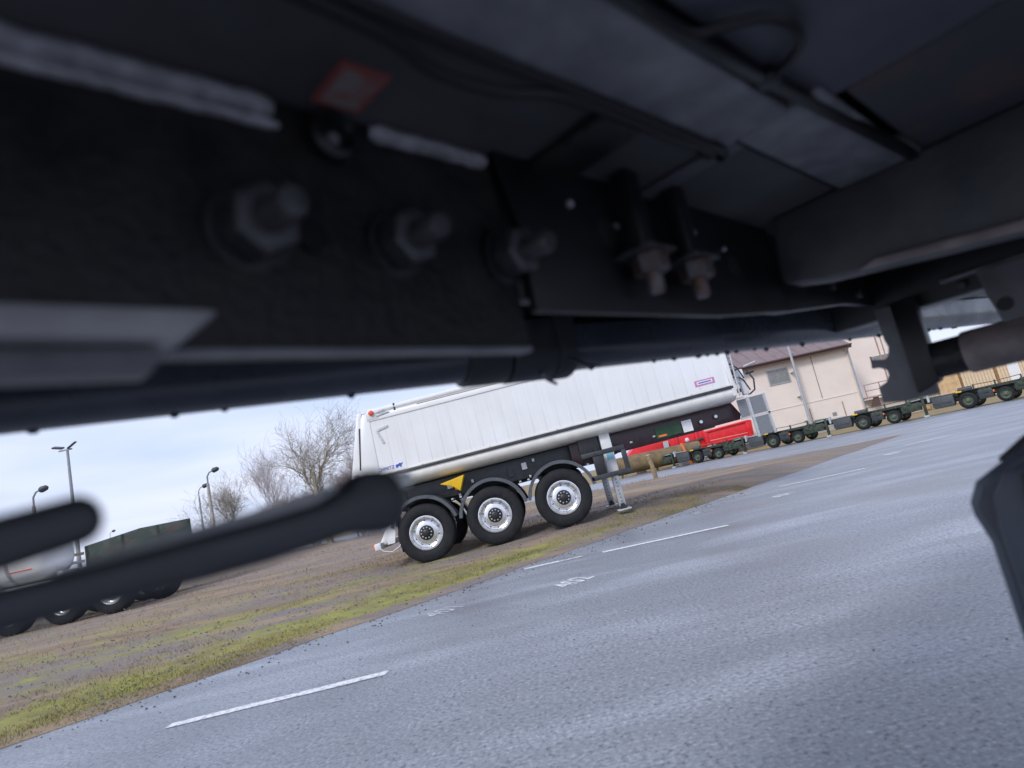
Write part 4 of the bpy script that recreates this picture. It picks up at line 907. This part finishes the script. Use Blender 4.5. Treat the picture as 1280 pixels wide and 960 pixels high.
# three big studs through the web, with hex nuts and washers
def stud(u, w, v0=0.50, s=1.0, m='ug_nut'):
    st = MB().lathe([(0.0135 * s, 0.01), (0.0135 * s, -0.066 * s), (0.011 * s, -0.072 * s), (0.003, -0.0725 * s)], n=16).build('stud', M[m], UT, (u, v0, H + w), (R(8), 0, R(3)), smooth=True)
    MB().lathe([(0.036 * s, 0.008), (0.036 * s, -0.005), (0.030 * s, -0.006)], n=24).build('washer', M['ug_black2'], st, smooth=True)
    MB().lathe([(0.029 * s, -0.006), (0.029 * s, -0.034 * s), (0.025 * s, -0.037 * s)], n=6).build('hex_nut', M[m], st, (0, 0, 0), (0, 0.35 + u, 0), bevel=0.0015)
    return st
stud(0.228, 0.262, s=1.1); stud(0.380, 0.266); stud(0.534, 0.268)
MB().lathe([(0.016, 0.5), (0.016, 0.494)], (0.285, 0, H + 0.262), n=14).build('blind_hole', M['ug_black2'], UT)
# second plate bolted on further along, with U-bolts
b = MB(); b.prism([(0.540, H + 0.408), (0.560, H + 0.30), (0.555, H + 0.196), (1.00, H + 0.203), (1.30, H + 0.222), (1.30, H + 0.400)], 0.486, 0.4985); b.build('splice_plate', M['ug_black2'], UT, bevel=0.003)
MB().prism([(0.547, H + 0.215), (1.3, H + 0.225), (1.7, H + 0.262), (3.2, H + 0.29), (3.2, H + 0.40), (0.547, H + 0.40)], 0.500, 0.520).build('beam_web', M['ug_black2'], UT, bevel=0.003)
for u in (0.765, 0.890):
    r_ = bx('clamp_rod', u - 0.016, u + 0.016, 0.440, 0.470, 0.275, 0.398, 'ug_black2', 0.005)
    MB().lathe([(0.012, H + 0.285), (0.012, H + 0.222), (0.009, H + 0.218)], (u + 0.006, 0.452, 0), axis='z', n=12).build('threaded_end', M['ug_nut_rusty'], r_, smooth=True)
    MB().lathe([(0.026, H + 0.272), (0.026, H + 0.248), (0.023, H + 0.246)], (u + 0.006, 0.452, 0), axis='z', n=6).build('hex_nut', M['ug_nut_rusty'], r_)
    MB().box(u - 0.03, u + 0.04, 0.425, 0.486, H + 0.274, H + 0.280).build('washer_plate', M['ug_nut'], r_, bevel=0.001)
for u, w, a in ((0.665, 0.350, 0.006), (0.760, 0.33, 0.006), (0.985, 0.350, 0.006), (1.08, 0.33, 0.005)):
    MB().lathe([(a, 0.487), (a * 0.9, 0.481), (a * 0.4, 0.479)], (u, 0, H + w), n=10).build('rivet', M['ug_weld'], UT, smooth=True)
MB().lathe([(0.022, 0.487), (0.022, 0.483), (0.016, 0.4825)], (0.735, 0, H + 0.318), n=16).build('blind_hole', M['ug_black'], UT)
MB().lathe([(0.022, 0.487), (0.022, 0.483), (0.016, 0.4825)], (1.10, 0, H + 0.30), n=16).build('blind_hole', M['ug_black'], UT)
# outer side rail, a rounded hollow section running askew past the beam, with hanging water drops
A_, B_ = Vector((-1.6, 1.432, 0)), Vector((3.3, 0.354, 0)); dr_ = (B_ - A_); L_ = dr_.length
ang = math.atan2(dr_.y, dr_.x)
sec = []
for a in range(180, 361, 15): sec.append((0.0 + 0.042 * math.cos(R(a)), 0.042 + 0.042 * math.sin(R(a))))
sec += [(0.042, 0.08), (0.03, 0.098), (-0.03, 0.098), (-0.044, 0.088)]
b = MB(); b.prism(sec, 0, L_, 'x')
rail = b.build('side_rail', M['ug_rail'], UT, (A_.x, A_.y, H + 0.212), (0, 0, ang), bevel=0.004)
MB().box(0, L_, -0.010, 0.010, 0.099, 0.20).build('rail_web', M['ug_black2'], rail)
rd = random.Random(4)
qs = [1.78, 1.95, 2.02, 2.22, 2.52, 2.57, 2.75] + sorted(rd.uniform(2.82, 4.55) for k in range(24))
for q in qs:
    rr = rd.uniform(0.004, 0.0085); hh = rr * rd.uniform(0.5, 0.95)
    MB().lathe([(0.001, -hh), (rr * 0.45, -hh * 0.92), (rr * 0.8, -hh * 0.55), (rr, 0.0), (rr * 0.9, 0.003)], (q, rd.uniform(-0.004, 0.004), 0.0), axis='z', n=10).build('water_drop', M['drop'], rail, smooth=True)
# strap round the rail
def ring_sec(g):
    c = [(x * (1 + g / 0.044), 0.045 + (z - 0.045) * (1 + g / 0.05)) for x, z in sec]; return c
for q0, q1, g in ((2.44, 2.53, 0.010), (2.535, 2.645, 0.013), (2.64, 2.685, 0.016)):
    b = MB(); b.prism(ring_sec(g), q0, q1, 'x'); b.build('strap', M['ug_strap'], rail, bevel=0.002)
MB().tube([(2.66, -0.05, 0.015), (2.70, -0.055, -0.004), (2.735, -0.05, -0.006)], [0.004, 0.003, 0.002], 6).build('strap_tail', M['ug_black'], rail, smooth=True)
MB().tube([(2.60, -0.03, -0.005), (2.612, -0.03, -0.020), (2.63, -0.03, -0.03)], [0.005, 0.004, 0.003], 6).build('strap_tail', M['ug_plate'], rail, smooth=True)
# cross beams
b = MB(); b.prism([(0.455, H + 0.400), (0.470, H + 0.268), (0.40, H + 0.252), (0.10, H + 0.214), (-0.95, H + 0.19), (-0.95, H + 0.400)], 1.25, 1.34, 'x'); b.build('cross_beam', M['ug_beam'], UT, bevel=0.012)
b = MB(); b.prism([(0.33, H + 0.240), (0.10, H + 0.210), (-0.95, H + 0.186), (-0.95, H + 0.204), (0.10, H + 0.226), (0.30, H + 0.250)], 1.236, 1.2495, 'x'); b.build('beam_lip', M['ug_lip'], UT, bevel=0.003)
bx('cross_beam', 1.92, 2.02, -0.95, 0.62, 0.225, 0.401, 'ug_black2', 0.008)
bx('beam_edge', 1.895, 1.9195, -0.6, 0.34, 0.262, 0.272, 'ug_bar', 0.002)
for v in (0.30, 0.245, 0.19, 0.13):
    MB().lathe([(0.011, 1.92), (0.011, 1.905), (0.006, 1.902)], (0, v, H + 0.246), axis='x', n=6).build('bolt_head', M['ug_nut'], UT)
for u, w in ((1.45, 0.30), (1.62, 0.30), (1.8, 0.29)):
    MB().lathe([(0.012, 0.5), (0.012, 0.488)], (u, 0, H + w), n=6).build('bolt_head', M['ug_nut'], UT)
# bracket plate with two bites out of its edge, and the round arm it carries
def arc(cx, cz, r, a0, a1, n=8): return [(cx + r * math.cos(R(a0 + (a1 - a0) * i / n)), cz + r * math.sin(R(a0 + (a1 - a0) * i / n))) for i in range(n + 1)]
pl = [(0.413, 0.25), (0.413, 0.0), (0.487, -0.002), (0.543, 0.008), (0.541, 0.050), (0.520, 0.058), (0.509, 0.075), (0.511, 0.089), (0.527, 0.099), (0.545, 0.102), (0.539, 0.124), (0.508, 0.116), (0.497, 0.124), (0.491, 0.145), (0.495, 0.165), (0.497, 0.25)]
b = MB(); b.prism([(v, H + w) for v, w in pl], 1.885, 1.905, 'x'); b.build('notched_bracket', M['ug_plate'], UT, bevel=0.003)
b = MB(); b.prism([(0.40, H + 0.252), (0.455, H + 0.252), (0.455, H + 0.01), (0.40, H + 0.03)], 1.87, 1.9195, 'x'); b.build('bracket_rib', M['ug_black2'], UT, bevel=0.004)
arm = MB(); arm.lathe([(0.046, 0.40), (0.046, -0.95)], (1.90, 0, H + 0.082), n=24); arm.build('round_arm', M['ug_black'], UT, smooth=True)
MB().lathe([(0.050, 0.335), (0.052, 0.33), (0.052, 0.12), (0.050, 0.115)], (1.90, 0, H + 0.082), n=24).build('arm_sleeve', M['ug_lip'], UT, smooth=True)
b = MB(); b.prism([(0.262, H + 0.262), (0.255, H + 0.20), (0.240, H + 0.118), (-0.2, H + 0.118), (-0.2, H + 0.262)], 1.875, 1.890, 'x'); hp = b.build('hanger_plate', M['ug_plate'], UT, bevel=0.003)
MB().lathe([(0.016, 1.876), (0.016, 1.872)], (0, 0.228, H + 0.168), axis='x', n=16).build('plate_hole', M['ug_black2'], hp)
MB().lathe([(0.004, 1.876), (0.004, 1.868)], (0, 0.10, H + 0.10), axis='x', n=6).build('split_pin', M['ug_nut'], hp)
# black plastic housing hung from the beam, reaching in from the right
hs = [(0.05, -0.075), (0.188, -0.106), (0.229, -0.129), (0.258, -0.147), (0.274, -0.178), (0.274, -0.198), (0.263, -0.242), (0.262, -0.62), (-0.45, -0.62), (-0.45, -0.075)]
b = MB(); b.prism([(v, H + w) for v, w in hs], 1.21, 1.60, 'x')
ho = b.build('plastic_housing', M['ug_plastic'], UT, bevel=0.012, seg=1)
hs2 = [(0.165, -0.118), (0.215, -0.138), (0.238, -0.165), (0.243, -0.215), (0.238, -0.56), (-0.40, -0.56), (-0.40, -0.10)]
b = MB(); b.prism([(v, H + w) for v, w in hs2], 1.188, 1.2095, 'x'); b.build('front_cover', M['ug_plastic'], ho, bevel=0.010)
b = MB(); b.prism([(v, H + w) for v, w in [(0.175, -0.125), (0.193, -0.14), (0.199, -0.185), (0.175, -0.30), (-0.3, -0.30), (-0.3, -0.11)]], 1.18, 1.1875, 'x'); b.build('dark_recess', M['ug_black2'], ho, bevel=0.003)  # flat dark plate paints the shade of the recess in the cover
b = MB(); b.prism([(v, H + w) for v, w in [(0.20, -0.125), (0.233, -0.128), (0.229, -0.120), (0.180, -0.086), (0.0, -0.03), (0.0, -0.11)]], 1.28, 1.55, 'x'); b.build('top_flange', M['ug_black2'], ho, bevel=0.003)
bx('housing_hanger', 1.36, 1.44, -0.42, -0.34, -0.12, 0.40, 'ug_black2', 0.006)
# two locking levers swung out below the flange bar
def lever(name, pts, thick, v0):
    # pts: (u, w, half height)
    top = [(u, H + w + h) for u, w, h in pts]; bot = [(u, H + w - h) for u, w, h in pts]
    u, w, h = pts[-1]
    cap = [(u + h * 0.9 * math.cos(R(a)), H + w + h * math.sin(R(a))) for a in range(75, -76, -15)]
    b = MB(); b.prism(top + cap + bot[::-1], v0 - thick / 2, v0 + thick / 2)
    return b.build(name, M['ug_lever'], UT, bevel=0.006, seg=3)
lever('lock_lever', [(-0.30, -0.016, 0.0135), (-0.05, -0.006, 0.0125), (0.036, -0.0045, 0.0120), (0.074, -0.0030, 0.0118), (0.130, -0.0008, 0.0138), (0.168, 0.0010, 0.0142), (0.205, 0.0044, 0.0142), (0.228, 0.0090, 0.0165), (0.240, 0.0128, 0.0228), (0.254, 0.0112, 0.0232)], 0.026, 0.42)
lever('lock_lever', [(-0.30, 0.012, 0.013), (-0.05, 0.019, 0.0135), (0.03, 0.0265, 0.0145), (0.070, 0.0330, 0.0135)], 0.024, 0.42)
MB().tube([(0.06, 0.436, H + 0.0040), (0.10, 0.450, H + 0.0085), (0.14, 0.470, H + 0.0135), (0.186, 0.480, H + 0.0180), (0.232, 0.480, H + 0.0235), (0.290, 0.470, H + 0.0300), (0.292, 0.43, H + 0.025)], 0.0062, 10).build('lever_rim_highlight', M['white_metal'], UT, smooth=True)  # pale rod added to imitate the blurred bright rim along the lever
bx('lever_pivot', -0.33, -0.27, 0.40, 0.47, -0.05, 0.15, 'ug_black2', 0.01)
# the trailer's own legs, outside the view
for u, v in ((-1.3, 0.50), (-1.3, -0.75), (3.1, -0.80)):
    lg = bx('support_leg', u - 0.06, u + 0.06, v - 0.06, v + 0.06, -0.60, 0.40, 'ug_black2', 0.008)
    MB().box(u - 0.045, u + 0.045, v - 0.045, v + 0.045, 0.03, H - 0.59).build('inner_leg', M['galv'], lg, bevel=0.006)
    MB().box(u - 0.13, u + 0.13, v - 0.13, v + 0.13, 0.0, 0.035).build('foot', M['galv'], lg, bevel=0.006)
